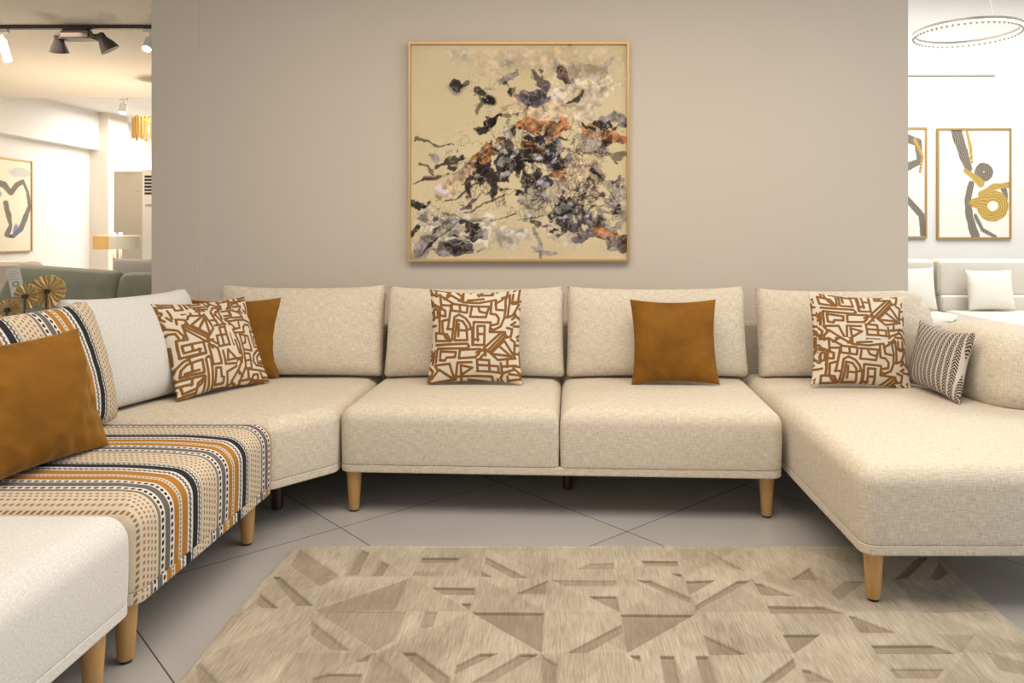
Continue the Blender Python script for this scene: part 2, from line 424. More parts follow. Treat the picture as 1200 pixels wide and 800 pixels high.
def colour_attr(name, rough=.5, coat=0, attr='paint'):
    m, nt, b = newmat(name); at = N(nt, 'ShaderNodeAttribute', attribute_name=attr); nt.links.new(at.outputs['Color'], b.inputs['Base Color'])
    b.inputs['Roughness'].default_value = rough; b.inputs['Coat Weight'].default_value = coat; b.inputs['Coat Roughness'].default_value = .08; b.inputs['Specular IOR Level'].default_value = .2; return m
M['painting'] = colour_attr('painted_canvas', .8, 0)
M['paper_art'] = colour_attr('painted_paper', .6, 0)

# ------------------------------------------------------------------ the room
def struct(name, mb, mat, **kw): return tag(mb.build(name, mat, smooth=False), kind='structure', **kw)
struct('floor', MB().box((-9,-4,-.1),(8,14,0)), M['tiles'])
struct('wall_back', MB().box((-2.16,4.1,0),(1.862,4.4,2.75)), M['wall'])
struct('trim_1', MB().box((-2.215,4.086,0),(-1.965,4.42,2.75)), M['wall'])          # shallow pier at the left end of the wall
struct('ceiling', MB().box((-9,-4,2.75),(1.95,9.07,2.85)), M['ceiling'])
struct('trim_2', MB().box((1.95,-4,2.75),(2.05,9,4.0)), M['white_wall'])
struct('ceiling_right', MB().box((2.05,-4,3.9),(8,9,4.0)), M['white_wall'])
struct('ceiling_left', MB().box((-9,9.07,2.87),(2.05,14,2.97)), M['white_wall'])
struct('wall_left', MB().box((-6.95,-4,0),(-6.8,13.2,2.97)), M['white_wall'])
struct('trim_3', MB().box((-6.8,9.075,2.33),(-6.66,10.9,2.87)).box((-6.8,5,2.33),(-6.66,9.075,2.75)), M['white_wall'])
struct('trim_4', MB().box((-6.8,10.9,0),(-6.53,11.4,2.87)), M['cream_wall'])
struct('wall_far_left', MB().box((-6.8,13,0),(1.95,13.2,2.87)), M['white_wall'])
struct('wall_far_right', MB().box((2.05,8.3,0),(8,8.5,3.9)), M['white_wall'])
struct('wall_between', MB().box((1.95,8.3,0),(2.05,13,2.75)), M['white_wall'])
struct('wall_right', MB().box((7.9,-4,0),(8.1,8.3,3.9)), M['white_wall'])

# ------------------------------------------------------------------ rug
def px(x, y, z=0.0):
    Y = F*(CH-z)/(y-HY); return ((x-CX)*Y/F, Y)
Z6 = lambda pts: [(450+x/4, 635+y/4) for x, y in pts]
Z7 = lambda pts: [(700+x/4, 635+y/4) for x, y in pts]
Z5 = lambda pts: [(200+x/4, 635+y/4) for x, y in pts]
Z8 = lambda pts: [(900+x/4, 635+y/4) for x, y in pts]
rug_shapes = [  # sunk pile shapes, (polygon, depth 0..1)
 (Z6([(175,78),(357,78),(335,98),(170,100)]),1),(Z6([(140,138),(230,140),(225,162),(130,160)]),.6),(Z6([(455,140),(505,165),(455,165)]),1),
 (Z6([(475,70),(670,170),(605,170),(475,100)]),1),(Z6([(225,215),(425,218),(420,250),(275,248)]),1),(Z6([(360,290),(405,290),(400,320)]),1),
 (Z6([(415,333),(748,336),(738,520)]),1),(Z6([(620,245),(765,182),(755,245)]),1),(Z6([(960,103),(1075,100),(1075,130),(900,128)]),.8),
 (Z6([(785,180),(1085,182),(1083,207),(845,207)]),.8),(Z6([(960,257),(1090,257),(1110,335)]),1),(Z6([(190,328),(250,330),(220,400),(165,405)]),.8),
 (Z6([(85,520),(150,522),(305,635),(305,670),(240,660)]),1),(Z6([(330,618),(340,580),(450,525),(530,525)]),1),(Z6([(410,660),(640,528),(720,530),(500,660)]),1),
 (Z6([(740,535),(810,575),(805,700),(740,700)]),1),(Z6([(860,522),(1115,388),(1120,425),(950,522)]),1),(Z7([(110,342),(450,343),(140,520)]),1),
 (Z5([(1050,328),(1100,330),(1045,465),(955,510),(680,320)]),.7),(Z5([(680,318),(1110,175),(1045,320)]),.8),
 (Z5([(820,155),(895,40),(925,55),(870,158)]),1),(Z5([(985,90),(1018,110),(990,160),(940,160)]),1),(Z5([(600,35),(785,158),(700,210),(560,110)]),.7),
 (Z5([(480,165),(510,165),(665,300),(590,300)]),1),(Z5([(420,245),(500,310),(430,308),(395,285)]),1),(Z5([(660,370),(835,510),(750,505),(650,430)]),.9),
 (Z5([(870,560),(940,525),(920,560)]),1),(Z5([(665,640),(735,618),(895,620),(870,690),(640,690)]),.9),(Z5([(905,660),(950,520),(1130,660)]),.6),
 (Z5([(100,580),(125,570),(235,680),(130,680)]),.8),
 (Z7([(205,90),(375,92),(378,115),(235,112)]),1),(Z7([(350,150),(395,152),(405,172)]),1),(Z7([(185,180),(250,183),(435,262),(432,285)]),1),
 (Z7([(415,185),(550,180),(430,248)]),1),(Z7([(455,325),(460,298),(655,185),(715,183)]),1),(Z7([(520,45),(545,55),(700,135),(640,125)]),.9),
 (Z7([(910,178),(1000,120),(1035,178)]),1),(Z7([(740,195),(775,200),(915,255),(770,250)]),1),(Z7([(800,303),(1060,307),(1150,337),(815,337)]),1),
 (Z7([(870,437),(1040,437),(920,522)]),1),(Z7([(500,440),(695,528),(525,530)]),1),(Z7([(770,660),(920,548),(930,585),(830,660)]),1),
 (Z7([(960,600),(1000,605),(1110,660),(985,660)]),1),(Z7([(150,535),(200,535),(205,565)]),1),(Z7([(295,537),(360,538),(395,700),(325,700)]),1),
 (Z7([(460,538),(520,538),(570,700),(505,700)]),1),(Z8([(300,235),(360,185),(450,185),(335,275)]),.8),(Z8([(595,175),(700,75),(745,75),(650,172)]),1),
 (Z8([(755,175),(800,100),(845,140),(800,178)]),1),(Z8([(380,348),(405,352),(600,428),(430,425)]),1),(Z8([(485,487),(770,487),(875,525),(510,527)]),1),
 (Z8([(570,597),(820,597),(790,640),(600,640)]),.8),(Z8([(600,190),(700,215),(1040,325),(720,335)]),.45),(Z8([(790,432),(970,432),(900,520)]),.6),
 (Z8([(1020,515),(1100,535),(1200,570),(1250,640),(1080,600)]),.7),
]
# large pale triangles and quads: the pile lies the other way and looks a shade darker or lighter
tone = [(Z6([(135,165),(470,165),(470,40),(175,40)]),.5),(Z6([(780,40),(1075,40),(1075,175),(770,175)]),.35),(Z6([(755,340),(1110,340),(745,520)]),.5),
        (Z6([(765,180),(1110,335),(760,335)]),.3),(Z7([(100,180),(180,180),(445,340),(110,340)]),.45),(Z7([(860,340),(1150,340),(1130,440),(880,430)]),.35),
        (Z7([(0,530),(140,530),(160,680),(0,680)]),.5),(Z6([(0,525),(60,525),(140,660),(0,680)]),.5),(Z7([(385,50),(520,50),(710,175),(410,180)]),.25),
        (Z5([(600,660),(650,440),(860,560),(905,660)]),.3),(Z7([(920,540),(1200,540),(1200,640),(1060,640)]),.3)]
def poly_sdf(P, X, Y):
    """positive inside, metres"""
    P = np.array(P); n = len(P); d = np.full(X.shape, 1e9); inside = np.zeros(X.shape, bool)
    for i in range(n):
        a = P[i]; b = P[(i+1) % n]; e = b-a; L = (e**2).sum()+1e-12
        t = np.clip(((X-a[0])*e[0]+(Y-a[1])*e[1])/L, 0, 1)
        d = np.minimum(d, np.hypot(X-a[0]-t*e[0], Y-a[1]-t*e[1]))
        c = ((a[1] > Y) != (b[1] > Y)) & (X < (b[0]-a[0])*(Y-a[1])/((b[1]-a[1]) if abs(b[1]-a[1]) > 1e-9 else 1e-9)+a[0]); inside ^= c
    return np.where(inside, d, -d)
def make_rug():
    x0, x1, y0, y1 = -.985, 1.312, 1.15, 2.755
    nx, ny = 560, 400
    U, V = np.meshgrid(np.linspace(0, 1, nx+1), np.linspace(0, 1, ny+1))
    X = x0+(x1-x0)*U; Y = y0+(y1-y0)*V
    sunk = np.zeros(X.shape); ton = np.zeros(X.shape)
    for P, dep in rug_shapes:
        W = [px(a, b, .012) for a, b in P]; s = poly_sdf(W, X, Y)
        sunk = np.maximum(sunk, dep*np.clip(s/.004+.5, 0, 1))
    for P, dep in tone:
        W = [px(a, b, .012) for a, b in P]; s = poly_sdf(W, X, Y); ton = np.maximum(ton, dep*np.clip(s/.006+.5, 0, 1))
    # the pile of every half cell lies its own way
    gx = (X+.05)/.2265; gy = (Y-2.276)/.2265; ci = np.floor(gx).astype(int); cj = np.floor(gy).astype(int); fx = gx-ci; fy = gy-cj
    h = ((ci*73+cj*151+ci*cj*37) % 97)/97.0; up = np.where(h > .5, fx > fy, fx+fy > 1)
    tri = (((ci*31+cj*57+up*41+ci*ci*13) % 89)/89.0)
    ton = np.maximum(ton*.7, np.clip(tri*1.1-.25, 0, 1)*.75)
    gro_shade = np.zeros(X.shape)  # shallow groove plus painted shade, strongest on far edges of the sunk shapes
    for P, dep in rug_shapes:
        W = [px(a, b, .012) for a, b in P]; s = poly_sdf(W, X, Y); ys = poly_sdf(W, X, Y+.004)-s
        gro_shade = np.maximum(gro_shade, dep*np.clip(1-np.abs(s)/.010, 0, 1)*np.clip(.35-ys/.004*.65, 0, 1))
    # wavy outer edge
    ex = (fbm(Y*5, Y*0+2, 3, 3)-.47)*.03; ey = (fbm(X*5, X*0+5, 8, 3)-.47)*.018
    Xo = X + ex*(np.abs(U-.5)*2)**8; Yo = Y + ey*(V**8)
    bump = (fbm(X*2.2, Y*2.2, 21, 3)-.45)*.004
    edge = np.minimum(np.minimum(U*(x1-x0), (1-U)*(x1-x0)), np.minimum(V*(y1-y0), (1-V)*(y1-y0)))
    Z = .0145 + bump*np.clip(edge*10, 0, 1) - .006*sunk - .002*gro_shade
    Z = Z*np.clip(edge/.006, .15, 1)
    vs = np.stack([Xo.ravel(), Yo.ravel(), Z.ravel()], 1)
    m = nx+1; idx = np.arange((nx+1)*(ny+1)).reshape(ny+1, nx+1)
    q = np.stack([idx[:-1,:-1].ravel(), idx[:-1,1:].ravel(), idx[1:,1:].ravel(), idx[1:,:-1].ravel()], 1)
    vs = vs.tolist(); fs = q.tolist()
    # underside
    per = list(idx[0,:])+list(idx[1:,-1])+list(idx[-1,-2::-1])+list(idx[-2:0:-1,0]); b = len(vs)
    vs += [(vs[i][0], vs[i][1], .0005) for i in per]; k = len(per)
    fs += [(per[(i+1)%k], per[i], b+i, b+(i+1)%k) for i in range(k)]; fs.append([b+i for i in range(k)][::-1])
    me = bpy.data.meshes.new('rug'); me.from_pydata(vs, [], fs)
    z = np.concatenate([sunk.ravel(), np.zeros(k)]).astype(np.float32); me.attributes.new('sunk', 'FLOAT', 'POINT').data.foreach_set('value', z)
    z = np.concatenate([ton.ravel(), np.zeros(k)]).astype(np.float32); me.attributes.new('tone', 'FLOAT', 'POINT').data.foreach_set('value', z)
    z = np.concatenate([gro_shade.ravel(), np.zeros(k)]).astype(np.float32); me.attributes.new('groove_shade', 'FLOAT', 'POINT').data.foreach_set('value', z)
    for p in me.polygons: p.use_smooth = True
    mt, nt, bs = newmat('carved_pile_rug'); tc = N(nt, 'ShaderNodeTexCoord')
    def ns(sc, det=3):
        mp = N(nt, 'ShaderNodeMapping'); mp.inputs['Scale'].default_value = sc; nt.links.new(tc.outputs['Object'], mp.inputs[0])
        z_ = N(nt, 'ShaderNodeTexNoise', Scale=1.0, Detail=det); nt.links.new(mp.outputs[0], z_.inputs[0]); return z_.outputs['Fac']
    streak = ns((190, 14, 1), 3); fine = ns((420, 420, 1), 2); big = ns((3.5, 3.5, 1), 3); mid = ns((28, 9, 1), 3)
    f = math_(nt, 'ADD', math_(nt, 'MULTIPLY', streak, .42), math_(nt, 'ADD', math_(nt, 'MULTIPLY', fine, .22), math_(nt, 'ADD', math_(nt, 'MULTIPLY', big, .34), math_(nt, 'MULTIPLY', mid, .2))))
    r = N(nt, 'ShaderNodeMapRange'); r.inputs['From Min'].default_value = .42; r.inputs['From Max'].default_value = .76; nt.links.new(f, r.inputs[0])
    c = mixc(nt, r.outputs[0], (.26,.21,.15), (.60,.525,.41))
    a1 = N(nt, 'ShaderNodeAttribute', attribute_name='sunk'); a2 = N(nt, 'ShaderNodeAttribute', attribute_name='tone')
    d = mixc(nt, r.outputs[0], (.18,.138,.092), (.33,.265,.188))
    c = mixc(nt, math_(nt, 'MULTIPLY', a2.outputs['Fac'], .75), c, d); c = mixc(nt, math_(nt, 'MULTIPLY', a1.outputs['Fac'], .85), c, d)
    a3 = N(nt, 'ShaderNodeAttribute', attribute_name='groove_shade'); gr_ = N(nt, 'ShaderNodeMapRange'); gr_.inputs['From Min'].default_value = .5; gr_.inputs['From Max'].default_value = .85; gr_.inputs['To Max'].default_value = .7; nt.links.new(a3.outputs['Fac'], gr_.inputs[0]); c = mixc(nt, gr_.outputs[0], c, (.10,.075,.045))  # dark edge line: step shadow painted into the pile colour
    nt.links.new(c, bs.inputs['Base Color']); bs.inputs['Roughness'].default_value = .9; bs.inputs['Sheen Weight'].default_value = .2; bs.inputs['Specular IOR Level'].default_value = .15
    bp = N(nt, 'ShaderNodeBump', Strength=.6, Distance=.003); nt.links.new(math_(nt, 'ADD', fine, streak), bp.inputs['Height']); nt.links.new(bp.outputs['Normal'], bs.inputs['Normal'])
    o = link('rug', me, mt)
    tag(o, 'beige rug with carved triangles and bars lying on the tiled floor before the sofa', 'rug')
make_rug()

# ------------------------------------------------------------------ sofas
def leg(parent, x, y, z1=.175, mat='wood', r1=.031, r0=.021, floor=0.0):
    mb = MB(); mb.lathe([(r0*.9,floor+.008),(r0,floor+.011),(r1,z1),(r1*.98,z1+.002)], (x,y,0), 28)
    l = mb.build('leg', M[mat], parent)
    if mat == 'wood':
        p = MB().lathe([(r0*.75,floor+.0005),(r0*.8,floor+.009)], (x,y,0), 20).build('foot_pad', M['rubber'], l, off=True); p['label'] = 'dark foot pad'
    else: l['label'] = 'dark brown support leg'
    return l
def band(name, poly, z0, z1, mat, parent, stripe=False): return pad(name, poly, z0, z1, mat, parent, rp=.048, rt=.004, rb=.006, crown=0, bulge=.0, stripe=stripe, wave=.002)
def inset(poly, d):
    c = Vector((sum(p[0] for p in poly)/len(poly), sum(p[1] for p in poly)/len(poly)))
    return [(p[0]+(d if p[0] < c.x else -d), p[1]+(d if p[1] < c.y else -d)) for p in poly]
ZB, ZM, ZT = .173, .205, .438

# straight two-seat section
s = thing('sofa_section', (0,3.5,0), 'cream linen two-seat middle section of the sofa under the framed painting', 'sofa')
mainp = [(-.912,3.09),(.872,3.0),(.90,3.84),(-.90,3.86)]
band('base', mainp, ZB, ZM, M['linen'], s)
pad('seat_cushion', [(-.912,3.088),(-.018,3.043),(-.010,3.85),(-.90,3.86)], ZM, ZT, M['linen'], s, seed=3, rp=(.05,.018,.03,.03))
pad('seat_cushion', [(-.010,3.043),(.872,2.998),(.90,3.84),(-.004,3.85)], ZM, ZT, M['linen'], s, seed=9, rp=(.018,.05,.03,.03))
MB().box((-.905,3.885,.175),(.90,4.03,.685), .03).build('backrest', M['linen'], s)
leg(s, -.864, 3.14); leg(s, .822, 3.07); leg(s, .02, 3.39, mat='dark_wood', r1=.024, r0=.022); leg(s, -.82, 3.9); leg(s, .82, 3.9)

# corner section with chamfered inner corner
s = thing('sofa_section', (-1.5,3.4,0), 'cream linen corner section of the sofa between striped and middle sections', 'sofa')
cp = [(-1.86,2.872),(-1.105,2.872),(-.922,3.09),(-.912,3.855),(-1.86,3.855)]
band('base', cp, ZB, ZM, M['linen'], s)
pad('seat_cushion', cp, ZM, ZT, M['linen'], s, seed=14, rp=.05)
MB().box((-2.0,3.885,.175),(-.915,4.03,.685), .03).build('backrest', M['linen'], s)
MB().box((-2.03,2.875,.175),(-1.89,3.855,.685), .03).build('backrest', M['linen'], s)
leg(s, -1.185, 3.15, mat='dark_wood', r1=.024, r0=.022); leg(s, -1.8, 3.9); leg(s, -1.9, 3.0)

# striped section
s = thing('sofa_section', (-1.5,2.4,0), 'sofa section upholstered in black, ochre and cream woven stripes', 'sofa')
sp = [(-1.86,1.972),(-1.108,1.972),(-1.090,2.866),(-1.86,2.866)]
band('base', sp, ZB, ZM+.002, M['stripe_band'], s, stripe=True)
pad('seat_cushion', sp, ZM+.002, ZT+.004, M['stripe_seat'], s, stripe=True, seed=20, rp=.045, rt=.075)
MB().box((-2.03,1.975,.175),(-1.89,2.865,.685), .03).build('backrest', M['linen'], s)
leg(s, -1.165, 2.80); leg(s, -1.172, 2.035); leg(s, -1.9, 2.1); leg(s, -1.9, 2.75)

# near pale section
s = thing('sofa_section', (-1.5,1.5,0), 'pale plain sofa section nearest the camera at lower left beside striped section', 'sofa')
np_ = [(-1.86,1.05),(-1.108,1.05),(-1.108,1.966),(-1.86,1.966)]
band('base', np_, ZB, ZM, M['linen_pale'], s)
pad('seat_cushion', np_, ZM, ZT, M['linen_pale'], s, seed=27, rp=.05, rt=.075)
MB().box((-2.03,1.05,.175),(-1.89,1.965,.685), .03).build('backrest', M['linen_pale'], s)
leg(s, -1.168, 1.885); leg(s, -1.168, 1.13); leg(s, -1.9, 1.2); leg(s, -1.9, 1.85)

# chaise
s = thing('chaise_section', (1.4,3.1,0), 'cream linen chaise end of the sofa standing on the rug at right', 'sofa')
chp = [(.906,2.288),(1.96,2.288),(1.96,3.86),(.915,3.86)]
chp = [(.904,2.288),(1.96,2.288),(1.96,3.855),(.906,3.855)]
band('base', chp, ZB, ZM, M['linen'], s)
pad('seat_cushion', chp, ZM, ZT+.004, M['linen'], s, seed=33, rp=.05)
MB().box((.905,3.885,.175),(2.0,4.03,.685), .03).build('backrest', M['linen'], s)
leg(s, .958, 2.347, floor=.0145); leg(s, 1.88, 2.36); leg(s, 1.88, 3.9); leg(s, .97, 3.9)
# the plump armrest bolster
def bolster(x0, x1, y0, y1, z0, z1, mat, parent):
    n = 36; cx, cy, cz = (x0+x1)/2, (y0+y1)/2, (z0+z1)/2; hx, hy, hz = (x1-x0)/2, (y1-y0)/2, (z1-z0)/2
    bm = bmesh.new(); bmesh.ops.create_cube(bm, size=2); bmesh.ops.subdivide_edges(bm, edges=bm.edges[:], cuts=22, use_grid_fill=True)
    for v in bm.verts:
        p = v.co; e = 3.3
        l = (abs(p.x)**e+abs(p.y)**e+abs(p.z)**e)**(1/e); q = p/l if l > 1 else p
        z = q.z*hz
        sh = .03*(q.z+1)/2*abs(q.y)                     # upper front leans in a little
        nz = .008*(float(fbm(np.array(q.x*2+5), np.array(q.y*3+q.z*2), 4, 3))-.45)
        v.co = Vector((cx+q.x*(hx+nz), cy+q.y*(hy-sh+nz), cz+z+nz))
    bm.verts.index_update(); mb = MB(); mb.add([v.co[:] for v in bm.verts], [[v.index for v in f.verts] for f in bm.faces]); bm.free()
    return mb.build('armrest', mat, parent, auto=0)
bolster(1.69, 2.06, 2.96, 3.62, .405, .757, M['linen'], s)

# ------------------------------------------------------------------ back cushions
seat = ZT+.006
def back(name, label, x0, x1, yf, h, seed, mat='linen', yaw=0, lean=.22, **kw):
    o = cushion(name, x1-x0, h, .24, M[mat], ((x0+x1)/2, yf+.105, seat), yaw, lean, 0, pinch=.018, p=.27, n=44, ears=.012, sag=.006, wr=.007, seed=seed, wfreq=4, rc=.038, **kw)
    return tag(o, label, 'cushion', 'loose back cushions of the sofa')
back('back_cushion', 'cream back cushion in the sofa corner behind the small half-hidden mustard pillow', -1.715, -.885, 3.62, .445, 2)
back('back_cushion', 'cream back cushion under the left half of the painting behind a maze-print pillow', -.875, .008, 3.60, .440, 5)
back('back_cushion', 'cream back cushion behind the upright square mustard pillow', .014, .905, 3.60, .440, 8)
back('back_cushion', 'cream back cushion with rounded right end on the chaise', .950, 1.82, 3.59, .430, 11, rcorner=.16)
def side_back(label, mat, x, y, w, yaw, h, seed, lean=.26, **kw):
    o = cushion('back_cushion', w, h, .22, M[mat], (x, y, seat), yaw, lean, 0, pinch=.018, p=.28, n=44, ears=.014, sag=.004, wr=.006, seed=seed, wfreq=4, rc=.038, **kw)
    return tag(o, label, 'cushion', 'loose back cushions of the sofa')
side_back('pale cream back cushion beside the striped one, behind the tilted maze-print pillow', 'linen_pale', -1.735, 3.175, .62, math.radians(72), .455, 15)
side_back('back cushion covered in black, ochre and cream woven stripes', 'stripe_back', -1.705, 2.415, .88, math.radians(88), .455, 18)
side_back('plain pale back cushion on the nearest sofa section', 'linen_pale', -1.73, 1.47, .88, math.radians(90), .455, 19)

# ------------------------------------------------------------------ maze print
S_ = [[(75,60),(90,95),(120,115),(150,100)],[(150,100),(155,200),(80,165)],[(155,200),(185,215),(185,255),(140,250),(140,365)],[(80,190),(120,185),(145,205),(135,300)],
[(95,260),(95,215),(110,205),(125,215),(125,265),(95,268)],[(230,170),(205,350)],[(230,170),(240,160),(355,170),(350,225),(235,210)],[(295,170),(300,215)],
[(375,175),(515,180),(495,260),(375,255),(385,190)],[(435,185),(445,215),(475,225),(505,225)],[(180,130),(230,95),(320,145),(430,150)],[(160,110),(240,155)],[(355,130),(470,120)],
[(440,150),(560,130),(570,205),(620,210)],[(530,150),(530,235),(570,240),(595,270),(590,310),(550,320)],[(630,110),(640,200),(635,270),(610,330),(560,355),(535,345)],
[(660,100),(665,160),(745,155)],[(685,100),(685,150)],[(665,160),(660,265),(635,265)],[(660,265),(700,250),(735,180)],
[(240,430),(255,260),(290,240),(340,265),(375,310),(385,350)],[(262,430),(275,280),(320,290),(350,330),(360,430),(262,430)],[(290,310),(290,400)],[(290,355),(355,360)],
[(160,290),(165,370),(190,410),(240,430)],[(160,290),(200,280)],[(200,345),(240,350)],[(400,465),(395,340),(370,350)],[(405,460),(405,295),(535,300),(530,370),(630,370)],
[(440,435),(435,325),(490,325),(490,465),(400,465)],[(440,385),(490,385)],[(405,425),(445,425)],[(110,375),(200,385),(230,435),(115,430),(110,375)],
[(120,460),(360,455),(375,475),(355,490),(130,485),(125,580)],[(155,565),(155,505),(275,515),(270,550),(205,550),(195,570),(155,565)],[(300,560),(305,500),(460,495),(450,530),(420,555),(300,560)],
[(485,490),(620,370)],[(530,520),(655,395)],[(515,505),(640,380)],[(545,520),(640,430)],[(560,530),(690,540)],[(600,470),(690,540)],[(515,505),(590,570)],[(515,505),(460,560)],[(640,430),(720,550)],[(590,570),(720,550)],[(485,490),(515,505)],
[(440,655),(435,570),(525,575),(525,655),(435,655)],[(440,610),(590,615),(590,655)],[(525,655),(600,660)],[(120,600),(230,595),(270,700)],[(155,630),(270,710)],[(105,690),(155,630)],[(120,600),(150,640)],
[(280,710),(290,590),(395,590)],[(320,680),(315,610),(400,630),(320,680)],[(290,690),(540,690),(545,740)],[(620,740),(600,700),(620,660),(700,630)],[(650,740),(650,680)],[(650,710),(740,690)],
[(610,590),(615,655)],[(660,575),(655,615)],[(615,615),(720,600)],[(690,420),(720,440),(710,550)],[(645,370),(650,410),(690,400),(700,350),(660,340)],
[(80,500),(110,540),(70,570)],[(75,610),(110,640),(90,700)],[(50,690),(110,720),(280,710)],[(100,590),(110,500)],[(695,280),(720,260),(710,230)],[(75,330),(110,325)],[(430,520),(490,500),(500,540)],[(370,715),(500,730)],[(720,300),(690,320)],[(560,160),(610,130)]]
SEG = []
for st in S_:
    q = [((x-55)/715, (y-50)/690) for x, y in st]
    SEG += list(zip(q[:-1], q[1:]))
def seg_dist(u, v, segs):
    d = np.full(np.shape(u), 1.0)
    for a, b in segs:
        ex, ey = b[0]-a[0], b[1]-a[1]; L = ex*ex+ey*ey+1e-9
        t = np.clip(((u-a[0])*ex+(v-a[1])*ey)/L, 0, 1); d = np.minimum(d, np.hypot(u-a[0]-t*ex, v-a[1]-t*ey))
    return d
rm = random.Random(11)
for _ in range(60):           # close the larger blanks of the print with short bars and hooks
    gu, gv = np.meshgrid(np.linspace(-.01, 1.01, 60), np.linspace(-.01, 1.01, 60)); dd = seg_dist(gu, gv, SEG); k = int(dd.argmax())
    if dd.max() < .046: break
    u0, v0 = float(gu.ravel()[k]), float(gv.ravel()[k]); a = rm.choice([0, 0, PI/2, PI/2, .7, -.6]); L = rm.uniform(.05, .085); c, q = math.cos(a)*L, math.sin(a)*L
    SEG += [((u0-c, v0-q), (u0+c, v0+q))]
    if rm.random() < .7: SEG += [((u0+c, v0+q), (u0+c-q*.7, v0+q+c*.7))]
def maze(rot=0, du=0.0, dv=0.0, scale=1.0):
    def f(U, V):
        u, v = U-.5, V-.5
        for _ in range(rot): u, v = -v, u
        if du == 0 and dv == 0: u = u*.95+.5; v = v*.95+.5
        else: u = .035+(u*scale+.465+du) % .93; v = .06+(v*scale+.44+dv) % .855
        d = np.full(u.shape, 1.0)
        for a, b in SEG:
            ex, ey = b[0]-a[0], b[1]-a[1]; L = ex*ex+ey*ey+1e-9
            t = np.clip(((u-a[0])*ex+(v-a[1])*ey)/L, 0, 1)
            d = np.minimum(d, np.hypot(u-a[0]-t*ex, v-a[1]-t*ey))
        return d
    return f
def pillow(label, mat, x, y, w, h, t, yaw, lean, roll=0, seed=1, group=None, z=None, **kw):
    o = cushion('throw_pillow', w, h, t, M[mat], (x, y, (seat+.008) if z is None else z), math.radians(yaw), math.radians(lean), math.radians(roll), pinch=kw.pop('pinch', .085), p=.5, n=kw.pop('n', 44), wr=kw.pop('wr', .007), seed=seed, **kw)
    return tag(o, label, 'pillow', group)
pillow('brown and cream maze-print pillow upright on the middle section below the painting', 'print', -.405, 3.475, .44, .44, .13, 1, 12, seed=2, strokes=maze(), n=190, group='maze-print pillows')
pillow('brown and cream maze-print pillow on the chaise beside the small tweed pillow', 'print', 1.335, 3.40, .45, .43, .13, 0, 16, 3, seed=4, strokes=maze(0, 0, .42), n=190, group='maze-print pillows')
pillow('tilted brown and cream maze-print pillow in the sofa corner at left', 'print', -1.475, 3.325, .46, .435, .13, 60, 25, 0, seed=6, strokes=maze(1, .1, .3), n=190, group='maze-print pillows')
pillow('square mustard velvet pillow upright on the middle section right of the painting', 'mustard', .515, 3.475, .405, .395, .13, 0, 14, seed=5, group='mustard velvet pillows', n=70)
pillow('mustard velvet pillow in the corner half hidden behind a maze-print pillow', 'mustard', -1.565, 3.59, .42, .385, .12, 14, 10, seed=8, group='mustard velvet pillows', n=60)
pillow('large mustard velvet pillow leaning on the striped back cushion at far left', 'mustard', -1.532, 2.225, .53, .40, .16, 80, 17, seed=12, wr=.02, group='mustard velvet pillows', n=90)
pillow('small grey-brown tweed lumbar pillow leaning on the chaise armrest', 'tweed', 1.592, 3.29, .45, .30, .12, -88, 13, seed=9, n=60, pinch=.13)

# ------------------------------------------------------------------ framed pictures
def art_mesh(name, P0, ux, uz, w, h, colf, mat, parent, n=300):
    U, V = np.meshgrid(np.linspace(0,1,n+1), np.linspace(0,1,n+1)); c = colf(U, 1-V)
    P = np.array(P0)[None,None,:]+U[...,None]*np.array(ux)*w+V[...,None]*np.array(uz)*h
    idx = np.arange((n+1)**2).reshape(n+1, n+1); q = np.stack([idx[:-1,:-1].ravel(), idx[:-1,1:].ravel(), idx[1:,1:].ravel(), idx[1:,:-1].ravel()], 1)
    me = bpy.data.meshes.new(name); me.from_pydata(P.reshape(-1,3).tolist(), [], q.tolist())
    at = me.color_attributes.new('paint', 'FLOAT_COLOR', 'POINT'); rgba = np.ones(((n+1)**2, 4), np.float32); rgba[:, :3] = np.clip(c.reshape(-1,3), 0, 1)
    at.data.foreach_set('color', rgba.ravel()); me.update()
    return link(name, me, mat, parent)
def sm(x, a, b): t = np.clip((x-a)/(b-a), 0, 1); return t*t*(3-2*t)
